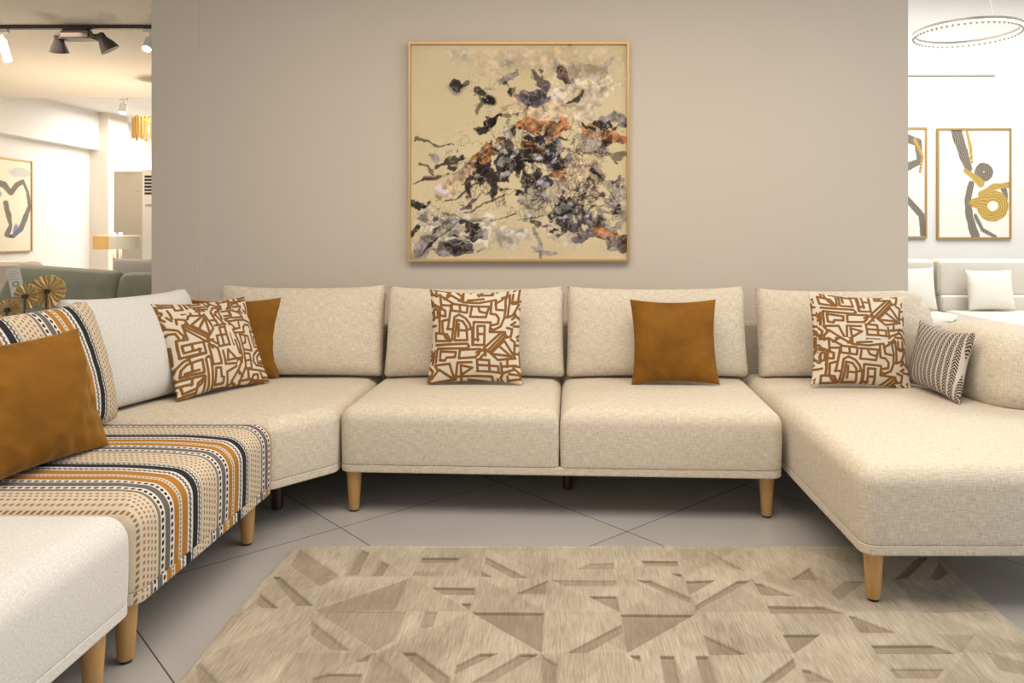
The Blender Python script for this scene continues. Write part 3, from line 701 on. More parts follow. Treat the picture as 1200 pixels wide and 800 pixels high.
def abstract(U, V):
    x = 62+U*683; y = 57+V*683
    wx = (fbm(U*5, V*5, 31, 5)-.48)*90; wy = (fbm(U*5+7, V*5+3, 47, 5)-.48)*90
    n1 = fbm(U*16, V*16, 3, 6)-.48; n2 = fbm(U*34, V*34, 11, 5)-.48; n3 = fbm(U*6, V*6, 77, 5)-.48; n4 = fbm(U*60, V*60, 55, 3)-.45
    jx = (fbm(U*14+2, V*14, 61, 5)-.48)*46; jy = (fbm(U*14, V*14+9, 67, 5)-.48)*46
    C = np.zeros(U.shape+(3,)); base = np.array((.70,.60,.38)); C[:] = base
    C += (n3[...,None])*np.array((.10,.09,.10))
    def wash(cx, cy, rx, ry, ang, c, k, warp=1, rough=1.2, fine=0.0):
        nonlocal C
        a = math.radians(ang); dx = x+wx*warp*1.2+jx*rough-cx; dy = y+wy*warp*1.2+jy*rough-cy
        u = (dx*math.cos(a)+dy*math.sin(a))/(rx*1.12); v = (-dx*math.sin(a)+dy*math.cos(a))/(ry*1.12)
        soft = .8 if rough < .55 else .16
        m = 1-np.sqrt(u*u+v*v)**1.6; m = sm(m+n1*rough*2.6+n2*(.6+fine)*2.4, 0, soft)*k
        mot = np.clip(1+(n2*3.2+n4*2.2), .35, 1.9)[...,None]
        C = C*(1-m[...,None])+np.clip(np.array(c)*mot, 0, 1)*m[...,None]
    cr=(.70,.62,.44); pk=(.60,.44,.31); gr=(.22,.20,.21); bg=(.42,.41,.42); dk=(.016,.012,.013); orr=(.40,.17,.065); mar=(.12,.06,.06); pu=(.09,.075,.105)
    for a in [(480,110,260,70,0,pk,.35,.5,.3),(200,650,190,90,0,(.55,.52,.46),.7,.6,.5),(590,500,90,80,0,pk,.6,.6,.6),(480,270,120,70,10,pk,.6,.8,.8),(640,190,120,30,0,(.70,.66,.50),.6,.3,.3),
              (370,670,60,40,0,bg,.6,.8,.4),(210,105,35,40,0,bg,.35,.8,.4),(355,110,30,35,0,bg,.4,.8,.4),(600,240,60,60,20,(.52,.44,.38),.55,.9,.9),(590,600,100,90,0,(.45,.40,.36),.5,.9,1),(500,560,90,50,20,(.40,.37,.34),.5,1,1)]: wash(*a)
    for a in [(205,195,36,26,0,gr,.8,.4,.5),(208,183,26,17,20,dk,.9,.4,.8),(236,186,12,10,0,dk,.8,.3,.6),(600,120,55,40,0,gr,.5,1,1.3),(548,145,16,28,0,mar,.95,.3,.7),(590,220,34,10,-42,dk,.9,.4,.9),(450,225,40,26,0,pu,.95,.4,1),(465,168,22,18,40,dk,.8,.6,1.3,.6),
              (435,310,52,24,5,orr,.95,.4,.7),(525,318,38,34,0,orr,.9,.4,.8),(440,350,52,20,15,dk,.95,.5,1),(520,405,62,48,30,gr,.9,.8,1.3,.5),(500,390,50,40,30,dk,.8,.9,1.6,.8),(445,382,44,18,38,orr,1,.3,.6),(535,478,32,18,20,orr,.85,.4,.7),(545,500,40,18,0,gr,.6,.6,.9),
              (320,468,52,46,0,dk,.95,.7,1.5,.5),(285,420,62,26,-42,orr,.98,.4,.7),(215,480,62,22,-36,pk,.8,.5,.7),(180,520,42,24,-60,(.50,.33,.22),.7,.6,.8),(195,430,46,9,-15,dk,.9,.6,1),(145,475,42,8,-8,mar,.85,.3,.5),(160,380,50,5,5,dk,.8,.8,1.5,.8),
              (400,445,70,52,0,dk,.8,1,2.0,1),(435,500,66,30,10,dk,.9,1,1.8,.9),(385,340,20,30,0,dk,.5,1,1.8,1),(706,300,40,24,0,gr,.85,.5,1),(650,330,28,24,0,orr,.8,.6,1),(700,352,50,20,5,orr,.95,.5,.9),(700,322,34,12,-5,dk,.95,.4,1),(650,380,28,36,0,gr,.55,1,1.6,.9),
              (560,590,62,50,20,dk,.95,.9,1.7,.8),(620,640,62,42,30,pu,.9,.9,1.6,.8),(500,560,50,26,30,gr,.8,1,1.6,.8),(680,560,44,70,-20,gr,.6,1.1,2.2,1.3),(640,500,30,60,10,dk,.35,1.2,2.4,1.5),(692,668,46,16,22,orr,.98,.4,.7),(728,690,24,26,0,dk,.85,.5,1.1),(700,700,24,26,0,gr,.6,.8,1.1),
              (72,556,24,12,20,dk,.95,.5,1),(100,606,24,18,0,gr,.8,.8,1),(72,650,24,20,0,dk,.95,.5,1),(116,690,52,26,-40,gr,.8,.5,.8),(210,716,64,22,0,gr,.9,.6,1),(235,712,28,28,0,dk,.8,.8,1.2),(200,620,38,14,-10,bg,.9,.5,.8),(255,636,24,30,-20,dk,.95,.6,1.3,.5),(285,660,18,18,0,gr,.8,.6,1),
              (225,590,50,8,0,dk,.6,1,1.6,.9),(447,680,9,38,-14,gr,.8,.8,1.2),(480,718,34,5,8,gr,.8,.5,.8),(310,240,34,22,38,dk,1,.25,.45),(280,212,14,14,0,dk,.9,.4,.9),(300,312,46,18,-22,dk,1,.4,.8),(285,335,22,20,0,dk,.95,.4,.6),(350,170,30,14,-30,gr,.7,.6,1),(365,205,14,16,0,dk,.85,.6,1.2)]: wash(*a)
    rs = random.Random(5)
    clusters = [(400,450,110,70,34),(570,600,110,60,36),(660,480,60,110,16),(490,370,90,60,24),(150,600,90,90,12),(330,220,60,60,6),(460,200,60,50,8),(230,420,110,50,10),(680,340,50,40,6),(250,690,90,40,6)]
    for X0, Y0, sx, sy, nn in clusters:
        for _ in range(nn):
            c_ = rs.choice([dk, dk, dk, gr, pu, bg]); wash(rs.gauss(X0, sx*.6), rs.gauss(Y0, sy*.6), rs.uniform(7, 30), rs.uniform(3, 11), rs.uniform(-60, 50), c_, rs.uniform(.6, .95), .5, rs.uniform(.8, 1.5), rs.uniform(.2, 1))
    for X0, Y0, L_, a_ in ((300,560,60,-25),(480,600,90,-8),(240,520,70,-30),(420,530,60,12),(130,480,45,-12),(360,600,50,-15),(170,660,55,-42),(120,700,50,-40)):
        wash(X0, Y0, L_, 2.6, a_, dk, .8, .15, .6, .3)
    # ink veins
    env = np.exp(-(((x-430)/230)**2+((y-430)/170)**2)**2)+np.exp(-(((x-660)/90)**2+((y-520)/160)**2)**2)+.8*np.exp(-(((x-340)/110)**2+((y-220)/80)**2)**2)+.6*np.exp(-(((x-200)/150)**2+((y-600)/70)**2)**2)
    for sd, sc, th in ((5,7,.010),(19,11,.012),(29,18,.010)):
        r = np.abs(fbm(U*sc+wx*.012, V*sc+wy*.012, sd, 5)-.48); m = (1-sm(r, th*.4, th*1.6))*np.clip(env*1.1, 0, 1)*sm(n3+.1, -.04, .12)
        C = C*(1-.8*m[...,None])+np.array(dk)*.8*m[...,None]
    # cream speckle cut back into the dark areas
    r = np.abs(fbm(U*24+3, V*24, 91, 4)-.5); m = (1-sm(r, .004, .022))*.5; C = C*(1-m[...,None])+np.array((.62,.54,.38))*m[...,None]
    return C*np.array((.93,.90,.88))
def frame(name, P0, ux, uz, nrm, w, h, th, dep, mat, parent):
    """picture frame: outer corner P0 (lower left), drawn as four mitred bars"""
    P0 = Vector(P0); ux = Vector(ux); uz = Vector(uz); nrm = Vector(nrm); mb = MB()
    o = [(0,0),(w,0),(w,h),(0,h)]; i = [(th,th),(w-th,th),(w-th,h-th),(th,h-th)]
    def P(a, d): return P0+ux*a[0]+uz*a[1]+nrm*d
    vs = [P(a,0) for a in o]+[P(a,dep) for a in o]+[P(a,dep) for a in i]+[P(a,.002) for a in i]
    fs = []
    for k in range(4):
        j = (k+1)%4; fs += [(k,j,4+j,4+k),(4+k,4+j,8+j,8+k),(8+k,8+j,12+j,12+k),(12+k,12+j,j,k)]
    mb.add(vs, fs); return mb.build(name, mat, parent, smooth=False)
def picture(label, P0, ux, nrm, w, h, colf, n, th=.012, dep=.035, mat='painting', group=None, backing='paper'):
    t = thing('framed_picture', P0, label, 'picture', group)
    frame('frame', P0, ux, (0,0,1), nrm, w, h, th, dep, M['thin_gold'], t)
    Q = Vector(P0)+Vector(ux)*th+Vector((0,0,th))+Vector(nrm)*(dep*.6)
    art_mesh('canvas', Q, ux, (0,0,1), w-2*th, h-2*th, colf, M[mat], t, n)
    a = Vector(P0)+Vector(ux)*th*.5+Vector((0,0,th*.5))+Vector(nrm)*.001; b = Vector(P0)+Vector(ux)*(w-th*.5)+Vector((0,0,h-th*.5))+Vector(nrm)*(dep*.6-.002)
    MB().box([min(a[i],b[i]) for i in range(3)], [max(a[i],b[i]) for i in range(3)]).build('backing', M[backing], t, smooth=False)
    return t
kY = 4.06/F
pw = 259*kY; ph = 257.5*kY
picture('large square abstract painting in thin gold frame above the middle sofa section', (-.828, 4.099, CH-(306.5-HY)*kY), (1,0,0), (0,-1,0), pw, ph, abstract, 340, th=.012, dep=.04)
def swirl(pts_dark, pts_gold, bgc, extra=None):
    def f(U, V):
        n1 = fbm(U*9, V*13, 5, 5)-.48; C = np.zeros(U.shape+(3,)); C[:] = bgc
        def stroke(P, wd, c, c2):
            nonlocal C
            best = np.full(U.shape, 9.0); side = np.zeros(U.shape)
            for a, b in zip(P[:-1], P[1:]):
                ex, ey = b[0]-a[0], (b[1]-a[1])*1.45; L = ex*ex+ey*ey+1e-9
                px_, py_ = U-a[0], (V-a[1])*1.45; t = np.clip((px_*ex+py_*ey)/L, 0, 1); w_ = a[2]+(b[2]-a[2])*t
                d = np.hypot(px_-t*ex, py_-t*ey)/w_; s = ((px_*ey-py_*ex)/math.sqrt(L))/w_
                k = d < best; best = np.where(k, d, best); side = np.where(k, s, side)
            m = (1-sm(best+n1*.5, .85, 1.0)); st = .5+.5*np.sin(side*16+n1*9)
            cc = np.array(c)*(1-st[...,None])+np.array(c2)*st[...,None]; C = C*(1-m[...,None])+cc*m[...,None]
        for P in pts_dark: stroke(P, 0, (.10,.09,.08), (.34,.29,.23))
        for P in pts_gold: stroke(P, 0, (.38,.23,.04), (.66,.47,.15))
        if extra is not None: C = extra(U, V, C, n1)
        return C
    return f
wm = (.90,.86,.77)
R0 = 8.26; kR = R0/F
def RX(x): return (x-CX)*kR
def RZ(y): return CH-(y-HY)*kR
def loop(cu, cv, ru, rv, w, a0, a1, n=12): return [(cu+ru*math.cos(math.radians(a0+(a1-a0)*k/n)), cv+rv*math.sin(math.radians(a0+(a1-a0)*k/n)), w) for k in range(n+1)]
sw = swirl([[(.24,-.02,.08),(.30,.12,.085),(.36,.24,.075),(.43,.36,.05)], loop(.64,.39,.07,.05,.065,0,360), [(.46,.50,.05),(.41,.66,.055),(.44,.82,.06),(.52,.99,.07)], [(.52,.80,.03),(.62,.93,.03),(.80,.995,.03)], loop(.90,.62,.05,.07,.04,-70,80)],
           [[(.40,.02,.02),(.45,.16,.025),(.47,.30,.02)], [(.38,.38,.03),(.50,.44,.05),(.60,.50,.06)], loop(.77,.71,.15,.095,.085,-100,260,20), [(.42,.69,.012),(.50,.68,.07),(.60,.68,.10)], [(.60,.60,.05),(.78,.53,.05),(1.0,.51,.04)]], wm)
sw2 = swirl([loop(.80,.17,.16,.10,.045,-120,150), loop(.40,.86,.50,.26,.05,-80,20)], [[(.97,.10,.02),(.985,.25,.02),(.95,.33,.02)]], wm, lambda U, V, C, n1: C*(1-(.18*(sm(1-((U-.45)/.42)**2-((V-.9)/.22)**2+n1, 0, .3)))[...,None]))
picture('abstract of a black and gold ribbon swirl on the far white wall, right one', (RX(1099), 8.298, RZ(280)), (1,0,0), (0,-1,0), 87*kR, 130*kR, sw, 130, mat='paper_art', dep=.03, th=.02, group='pair of swirl pictures')
sw2 = swirl([[(.45,.02,.1),(.9,.12,.06),(.93,.30,.05),(.55,.40,.07)],[(.2,.65,.05),(.7,.62,.05),(.95,.8,.05),(.97,.98,.04)]], [[(.86,.10,.03),(.97,.25,.02),(.93,.4,.02)]], wm)
picture('abstract with grey arcs on the far white wall, half hidden by the grey wall end', (RX(1000), 8.298, RZ(279)), (1,0,0), (0,-1,0), 87*kR, 130*kR, sw2, 130, mat='paper_art', dep=.03, th=.02, group='pair of swirl pictures')
def left_art(U, V):
    base = swirl([[(.40,.26,.05),(.55,.28,.06),(.66,.36,.05),(.76,.27,.05),(.83,.24,.045)],[(.86,.22,.03),(.94,.34,.028),(.97,.50,.03),(.90,.64,.05),(.82,.76,.05),(.70,.84,.035),(.60,.84,.02)],[(.58,.48,.045),(.62,.60,.05),(.66,.72,.03),(.60,.82,.05)]], [], (.84,.77,.60))(U, V)
    n1 = fbm(U*8, V*8, 5, 4)-.48
    for cx, cy, rx, ry, c in ((.78,.13,.2,.06,(.55,.55,.52)),(.76,.76,.10,.07,(.14,.18,.34)),(.42,.38,.12,.06,(.25,.45,.38))):
        m = sm(1-((U-cx)/rx)**2-((V-cy)/ry)**2+n1*2.5, 0, .6)[...,None]*.8; base = base*(1-m)+np.array(c)*m
    return base
picture('pale abstract with black looping ink in thin gold frame on the left wall', (-6.798, 8.62, .905), (0,1,0), (1,0,0), 1.07, 1.15, left_art, 130, mat='paper_art', dep=.03, th=.015)

# ------------------------------------------------------------------ left room
def at(x, y, Y): return ((x-CX)*Y/F, Y, CH-(y-HY)*Y/F)
# track rail with spotlights
tag(MB().box((-5.4,5.86,2.722),(-3.0,5.90,2.75)).build('track_rail', M['black_metal'], smooth=False), 'long dark lighting track on the beige ceiling at upper left', 'light track')
tag(MB().box((-5.98,9.58,2.842),(-5.30,9.60,2.87)).build('track_rail', M['black_metal'], smooth=False), 'short thin lighting track on the far ceiling, above the white spotlight', 'light track')
def frustum(mb, p, d, r0, r1, L, n=24, mi=0):
    p = Vector(p); d = Vector(d).normalized(); Mx = d.to_track_quat('Z','Y').to_matrix()
    mb.lathe([(r0*.7,-.012),(r0,0),(r0,.25*L),(r1*.8,.62*L),(r1,L)], p, n, Mx, mi=mi); return p+d*L, Mx
t = thing('twin_spotlight', (-3.77,5.88,2.72), 'dark bronze twin-head spotlight fixture hanging from the long ceiling track', 'spotlight')
bx = MB()
b0 = at(73, 47, 5.88); b1 = at(112, 32, 5.88)
x0, x1 = b0[0], b1[0]; zb, zt = b0[2], 2.722
bx.add([(x0,5.83,zb),(x1,5.83,zb),(x1,5.93,zb),(x0,5.93,zb),(x0+.03,5.84,zt),(x1-.06,5.84,zt),(x1-.06,5.92,zt),(x0+.03,5.92,zt)], [(0,3,2,1),(4,5,6,7),(0,1,5,4),(1,2,6,5),(2,3,7,6),(3,0,4,7)])
bx.build('housing', M['black_metal'], t, smooth=False)
MB().box((x0+.02,5.826,zb+.012),(x1-.03,5.829,zb+.06)).build('name_plate', plain('pinkish_plate', (.30,.24,.20), .5), t, smooth=False)['label'] = 'paler front plate'
for (cx, cy, dx) in ((68, 41, -.15), (117, 41, .55)):
    p = at(cx, cy, 5.86); h = MB(); e, Mx = frustum(h, p, (dx, .35, -1), .034, .072, .13)
    hd = h.build('lamp_head', M['black_metal'], t)
    MB().tube((p[0]+(.05 if dx < 0 else -.05), p[1]+.01, p[2]), (p[0], p[1], p[2]), .010).build('joint', M['black_metal'], t)
    lens = MB().lathe([(.062,0),(.064,.003)], e-Mx@Vector((0,0,.012)), 24, Mx).build('lens', M['dim'], hd, off=True)
def white_spot(name, label, x, y, z, L, d, r=.032, group='white track spotlights'):
    t = thing(name, (x,y,z), label, 'spotlight', group)
    MB().box((x-.05,y-.015,z-.03),(x+.05,y+.015,z), .004).build('adapter', M['white_metal'], t)
    MB().tube((x,y,z-.03),(x,y,z-.09), .008).build('stem', M['white_metal'], t)
    h = MB(); d = Vector(d).normalized(); p = Vector((x,y,z-.085)); Mx = d.to_track_quat('Z','Y').to_matrix()
    h.lathe([(r*.7,-.01),(r,0),(r,L)], p, 20, Mx); hd = h.build('lamp_head', M['white_metal'], t)
    MB().lathe([(r*.85,0),(r*.85,.004)], p+d*L, 20, Mx).build('lens', M['glow'], hd, off=True)
    return p+d*L
sp1 = white_spot('spotlight', 'glowing white cylinder spotlight at the right end of the long track', (176-CX)*5.88/F, 5.88, 2.722, .10, (.05,-.7,-1), .034)
white_spot('spotlight', 'white cylinder spotlight cut by the left picture edge on the long track', -4.345, 5.88, 2.722, .17, (.35,-.1,-1), .03)
white_spot('spotlight', 'small white glowing spotlight on the short far track', (145-CX)*9.59/F, 9.59, 2.842, .11, (0,-.3,-1), .045)
# gold slat chandelier
t = thing('chandelier', (-4.31,8,2.36), 'gold slat drum chandelier partly hidden behind the wall edge at upper left', 'chandelier')
for k in range(36):
    a = 2*PI*k/36; r = .205; c = Vector((-4.31+r*math.cos(a), 8+r*math.sin(a), 0)); tx = Vector((-math.sin(a), math.cos(a), 0))*.012; nn = Vector((math.cos(a), math.sin(a), 0))*.003
    zo = .02*math.sin(k*2.1); mb = MB(); lo, hi = 2.14+zo, 2.345+zo*.6
    v = [c-tx-nn, c+tx-nn, c+tx+nn, c-tx+nn]; mb.add([(p.x,p.y,lo) for p in v]+[(p.x,p.y,hi) for p in v], [(0,3,2,1),(4,5,6,7),(0,1,5,4),(1,2,6,5),(2,3,7,6),(3,0,4,7)]); mb.build('slat', M['gold'], t, smooth=False)
MB().lathe([(.19,2.30),(.20,2.31),(.20,2.33),(.19,2.34)], (-4.31,8,0), 40).build('top_plate', M['gold'], t)
MB().tube((-4.31,8,2.34),(-4.31,8,2.75), .006).build('stem', M['gold'], t)
MB().lathe([(.02,2.17),(.06,2.2),(.06,2.27),(.02,2.30)], (-4.31,8,0), 20).build('bulb', M['bulb'], t)
# floor-standing air conditioner
t = thing('air_conditioner', (-5.3,9.6,0), 'tall cream floor-standing air conditioner with black vent near the far column', 'air conditioner')
xa, xb, xc = (133-CX)*9.5/F, (168-CX)*9.5/F, -4.95
MB().box((xa,9.5,0),(xb,9.85,1.915), .012).build('side_panel', M['ac_cream'], t)
MB().box((xb+.004,9.46,0),(xc,9.85,1.93), .012).build('front_panel', M['white_metal'], t)
for k in range(6): MB().box((xb+.04,9.452,1.62+k*.042),(xc-.04,9.461,1.645+k*.042)).build('louvre', M['ac_dark'], t, smooth=False)
MB().box((xb+.05,9.455,1.47),(xb+.13,9.461,1.50)).build('display', M['ink'], t, smooth=False)
MB().box((xb-.10,9.496,1.655),(xb-.04,9.501,1.663)).build('nameplate', M['ink'], t, smooth=False)
MB().box((xa+.13,9.496,1.872),(xa+.27,9.501,1.88)).build('nameplate', M['ink'], t, smooth=False)
# lamp with drum shade
lx, ly = (137.5-CX)*8/F, 8.0
t = thing('floor_lamp', (lx,ly,0), 'floor lamp with amber drum shade on twin white stems behind the green sofa', 'lamp')
MB().lathe([(.15,0),(.15,.02),(.14,.025)], (lx,ly,0), 32).build('base', M['white_metal'], t)
for dx in (-.032, .032): MB().tube((lx+dx,ly,.025),(lx+dx,ly,1.14), .016).build('pole', M['white_metal'], t)
sh = MB(); sh.lathe([(.222,.972),(.222,1.113)], (lx,ly,0), 48, caps=False); sh.lathe([(.219,1.113),(.219,.972)], (lx,ly,0), 48, caps=False)
sm_, nt, b = newmat('two_tone_shade'); sep = N(nt, 'ShaderNodeSeparateXYZ'); nt.links.new(N(nt, 'ShaderNodeUVMap').outputs[0], sep.inputs[0])
tcs = N(nt, 'ShaderNodeTexCoord'); nt.links.new(tcs.outputs['Object'], sep.inputs[0])
fx = N(nt, 'ShaderNodeMapRange'); fx.inputs['From Min'].default_value = lx+.035; fx.inputs['From Max'].default_value = lx+.045; nt.links.new(sep.outputs[0], fx.inputs[0])
nt.links.new(mixc(nt, fx.outputs[0], (.80,.50,.20), (.85,.80,.72)), b.inputs['Base Color']); b.inputs['Roughness'].default_value = .8
sh.build('lamp_shade', sm_, t)
# green sofa: curved back in two sections, seat, arm
t = thing('green_sofa', (-3.0,4.9,0), 'sage green velvet sofa behind the gold lotus discs at left', 'sofa')
def green_back(x0, x1, ztl, ztr, left=0, yy=5.0):
    n = 26; mb = MB(); vs = []; prof = [(-.10,.42),(-.115,.55),(-.11,.75),(-.095,.88),(-.06,.97),(0,1),(.06,.97),(.09,.88),(.11,.6),(.11,.1)]
    for i in range(n+1):
        f = i/n; x = x0+(x1-x0)*f; zt = ztl+(ztr-ztl)*f; e = min(f, 1-f)*(x1-x0)
        if left and f*(x1-x0) < left: q = 1-f*(x1-x0)/left; zt -= .30*q**1.3
        rr = min(1, e/.03)**.5; sc = .75+.25*rr
        for dy, fz in prof: vs.append((x, yy+dy*sc, zt*fz-.012*(1-rr)))
    m = len(prof); fs = [(i*m+k, (i+1)*m+k, (i+1)*m+k+1, i*m+k+1) for i in range(n) for k in range(m-1)]
    fs += [tuple(range(m)), tuple(n*m+k for k in range(m-1,-1,-1)), ]
    fs += [(i*m+m-1, (i+1)*m+m-1, (i+1)*m, i*m) for i in range(n)]
    mb.add(vs, fs); return mb.build('backrest', M['green'], t, auto=70)
green_back(-3.72, -2.905, .95, .895, .14); green_back(-2.895, -2.0, .885, .90)
MB().box((-3.68,4.47,.12),(-2.02,4.90,.42), .05).build('seat', M['green'], t)
MB().box((-3.82,4.5,.10),(-3.70,5.05,.60), .05).build('armrest', M['green'], t)
for p in ((-3.6,4.55),(-2.1,4.55),(-3.6,4.82),(-2.1,4.82)): MB().lathe([(.018,0),(.025,.13)], (p[0],p[1],0), 16).build('leg', M['wood'], t)
tag(cushion('throw_pillow', .5, .42, .18, M['linen_pale'], (-2.95,5.40,.545), 0, .0, 0, pinch=.03, p=.4, n=24, seed=3), 'cream cushion end showing just above the green sofa by the wall', 'pillow')
t = thing('bench', (-2.95,5.40,0), 'low upholstered bench behind the green sofa carrying a cream cushion', 'bench')
MB().box((-3.35,5.18,.40),(-2.4,5.62,.54), .03).build('seat', M['linen'], t)
for p in ((-3.3,5.23),(-2.45,5.23),(-3.3,5.57),(-2.45,5.57)): MB().lathe([(.015,0),(.02,.41)], (p[0],p[1],0), 12).build('leg', M['wood'], t)
# pale upholstered piece at far left edge
t = thing('armchair', (-4.35,5.3,0), 'pinkish white armchair at the left picture edge behind the discs', 'armchair')
pk = plain('blush_upholstery', (.80,.68,.60), .8)
MB().box((-4.75,5.45,.3),(-3.86,5.68,.94), .07).build('backrest', pk, t); MB().box((-4.72,4.95,.12),(-3.88,5.46,.42), .06).build('seat', pk, t); MB().box((-4.86,4.95,.1),(-4.73,5.5,.62), .05).build('armrest', pk, t)
for p in ((-4.68,5.0),(-3.95,5.0),(-4.68,5.6),(-3.95,5.6)): MB().lathe([(.016,0),(.022,.32 if p[1] > 5.4 else .13)], (p[0],p[1],0), 12).build('leg', M['wood'], t)
# price card
c0 = Vector(at(18, 330, 4.05)); t = thing('price_card', c0, 'tilted white price card with an olive oval mark beside the gold discs', 'card')
ca = MB(); w2, h2 = .036, .075; rot = Matrix.Rotation(math.radians(-12), 3, 'Y')
def card(mb, x0, z0, x1, z1, y0, y1):
    vs = [rot@Vector(p) for p in ((x0,y0,z0),(x1,y0,z0),(x1,y1,z0),(x0,y1,z0),(x0,y0,z1),(x1,y0,z1),(x1,y1,z1),(x0,y1,z1))]
    mb.add([v+c0 for v in vs], [(0,3,2,1),(4,5,6,7),(0,1,5,4),(1,2,6,5),(2,3,7,6),(3,0,4,7)])
card(ca, -w2, -h2, w2, h2, 0, .003); ca.build('card', M['paper'], t, smooth=False)
tx = MB()
for k, ln in enumerate((.04,.05,.034,.046)): card(tx, -.026, .055-k*.014, -.026+ln, .058-k*.014, -.001, .0002)
tx.build('print', M['ink'], t, smooth=False)['label'] = 'grey printed lines'
ov = MB(); vs = []
for rr, y in ((1,-.001),(.55,-.001)):
    for k in range(28): a = 2*PI*k/28; vs.append(rot@Vector((rr*.02*math.cos(a), y, -.012+rr*.015*math.sin(a)))+c0)
ov.add(vs, [(k, (k+1)%28, 28+(k+1)%28, 28+k) for k in range(28)]); o_ = ov.build('emblem', M['olive_ink'], t, smooth=False); o_['label'] = 'olive oval mark'
MB().tube(c0+rot@Vector((0,.002,-h2)), (c0.x-.03,4.06,.56), .003).build('holder', M['black_metal'], t)
# gold lotus discs on stems, on a round side table
t = thing('side_table', (-2.72,3.95,0), 'round gold side table behind the striped cushion, mostly hidden', 'table')
MB().lathe([(.33,.53),(.34,.535),(.34,.555),(.33,.56)], (-2.72,3.95,0), 48).build('table_top', M['gold'], t); MB().lathe([(.2,0),(.2,.015),(.03,.03),(.025,.2),(.025,.53)], (-2.72,3.95,0), 32).build('pedestal', M['gold'], t)
def goldleaf():
    m, nt, b = newmat('hammered_gold_leaf'); tc = N(nt, 'ShaderNodeTexCoord')
    sep = N(nt, 'ShaderNodeSeparateXYZ'); nt.links.new(tc.outputs['Object'], sep.inputs[0])
    ang = math_(nt, 'ARCTAN2', sep.outputs[2], sep.outputs[0]); rad = math_(nt, 'SQRT', math_(nt, 'ADD', math_(nt, 'MULTIPLY', sep.outputs[0], sep.outputs[0]), math_(nt, 'MULTIPLY', sep.outputs[2], sep.outputs[2])))
    nz = N(nt, 'ShaderNodeTexNoise', Scale=22.0, Detail=4); nt.links.new(tc.outputs['Object'], nz.inputs[0])
    w = math_(nt, 'SINE', math_(nt, 'ADD', math_(nt, 'MULTIPLY', ang, 17.0), math_(nt, 'MULTIPLY', nz.outputs['Fac'], 6.0)))
    k = math_(nt, 'GREATER_THAN', w, .95)
    nt.links.new(mixc(nt, k, (.70,.50,.22), (.22,.13,.05)), b.inputs['Base Color']); b.inputs['Metallic'].default_value = .35; b.inputs['Roughness'].default_value = .42
    bp = N(nt, 'ShaderNodeBump', Strength=.6, Distance=.006); nt.links.new(w, bp.inputs['Height']); nt.links.new(bp.outputs['Normal'], b.inputs['Normal']); return m
M['leaf'] = goldleaf()
def disc(x, y, R, Y, yaw, label):
    p = at(x, y, Y); t = thing('gold_lotus_disc', (p[0],p[1],.56), label, 'ornament', 'gold lotus leaf discs')
    n = 64; rr = [0.008,.3,.55,.8,.95,1.0]; vs = []
    for side in (0, 1):
        for q in rr:
            for k in range(n):
                a = 2*PI*k/n; r = R*q*(1+.03*math.sin(3*a+x)*q+.015*math.sin(11*a)*q); d = .035*R*4*(q**2)*.35+.004*math.sin(a*9)*q
                vs.append((r*math.cos(a), -d+(.004 if side else 0), r*math.sin(a)))
    m = len(rr); fs = []
    for j in range(m-1):
        for k in range(n):
            a, b2 = j*n+k, j*n+(k+1)%n; fs.append((a, b2, b2+n, a+n)); o = m*n; fs.append((o+a, o+a+n, o+b2+n, o+b2))
    for k in range(n): a = (m-1)*n+k; b2 = (m-1)*n+(k+1)%n; fs.append((a, b2, m*n+b2, m*n+a))
    fs += [tuple(range(n-1,-1,-1)), tuple(m*n+k for k in range(n))]
    mb = MB(); mb.add(vs, fs); o = mb.build('leaf', M['leaf'], t, off=True, auto=0); o.location = (0,0,p[2]-.56); o.rotation_euler = (0,0,yaw)
    MB().lathe([(.012,-.008),(.012,.008)], (p[0],p[1]-.01,p[2]), 14, Matrix.Rotation(PI/2,3,'X')).build('boss', M['black_metal'], t)
    MB().tube((p[0],p[1]-.022,.57),(p[0],p[1]-.012,p[2]), .004).build('stem', M['black_metal'], t); MB().lathe([(.05,.561),(.05,.569),(.01,.575)], (p[0],p[1]-.022,0), 24).build('foot', M['black_metal'], t)
disc(56.5, 341, .086, 3.93, .15, 'largest gold lotus disc on a stem before the green sofa')
disc(31, 347, .064, 3.83, -.1, 'middle gold lotus disc with bright centre, left of the largest')
disc(10, 363, .055, 3.88, .1, 'lowest gold disc at the left edge peeking over the striped cushion')

# ------------------------------------------------------------------ right room
# ring chandelier
cx_, cy_, cz_ = (1133-CX)*5.5/F, 5.5, 2.595
t = thing('ring_chandelier', (cx_,cy_,cz_), 'thin crystal ring chandelier hanging at upper right', 'chandelier')
def ring(mb, R, z, hw, hh, n=72):
    vs = []
    for k in range(n):
        a = 2*PI*k/n
        for dr, dz in ((-hw,-hh),(hw,-hh),(hw,hh),(-hw,hh)): vs.append((cx_+(R+dr)*math.cos(a), cy_+(R+dr)*math.sin(a), z+dz))
    mb.add(vs, [(k*4+j, ((k+1)%n)*4+j, ((k+1)%n)*4+(j+1)%4, k*4+(j+1)%4) for k in range(n) for j in range(4)])
rg = MB(); ring(rg, .352, cz_+.012, .006, .009); rg.build('ring', plain('champagne_metal', (.55,.50,.42), .3, .8), t)
rg = MB(); ring(rg, .352, cz_-.002, .007, .004); rg.build('light_strip', emit('led_strip', (1,.95,.85), 1.2), t)
for k in range(60):
    a = 2*PI*k/60; mb = MB(); mb.lathe([(.002,-.012),(.011,0),(.002,.012)], (cx_+.352*math.cos(a), cy_+.352*math.sin(a), cz_-.017), 6); mb.build('crystal', M['crystal'], t, smooth=False)
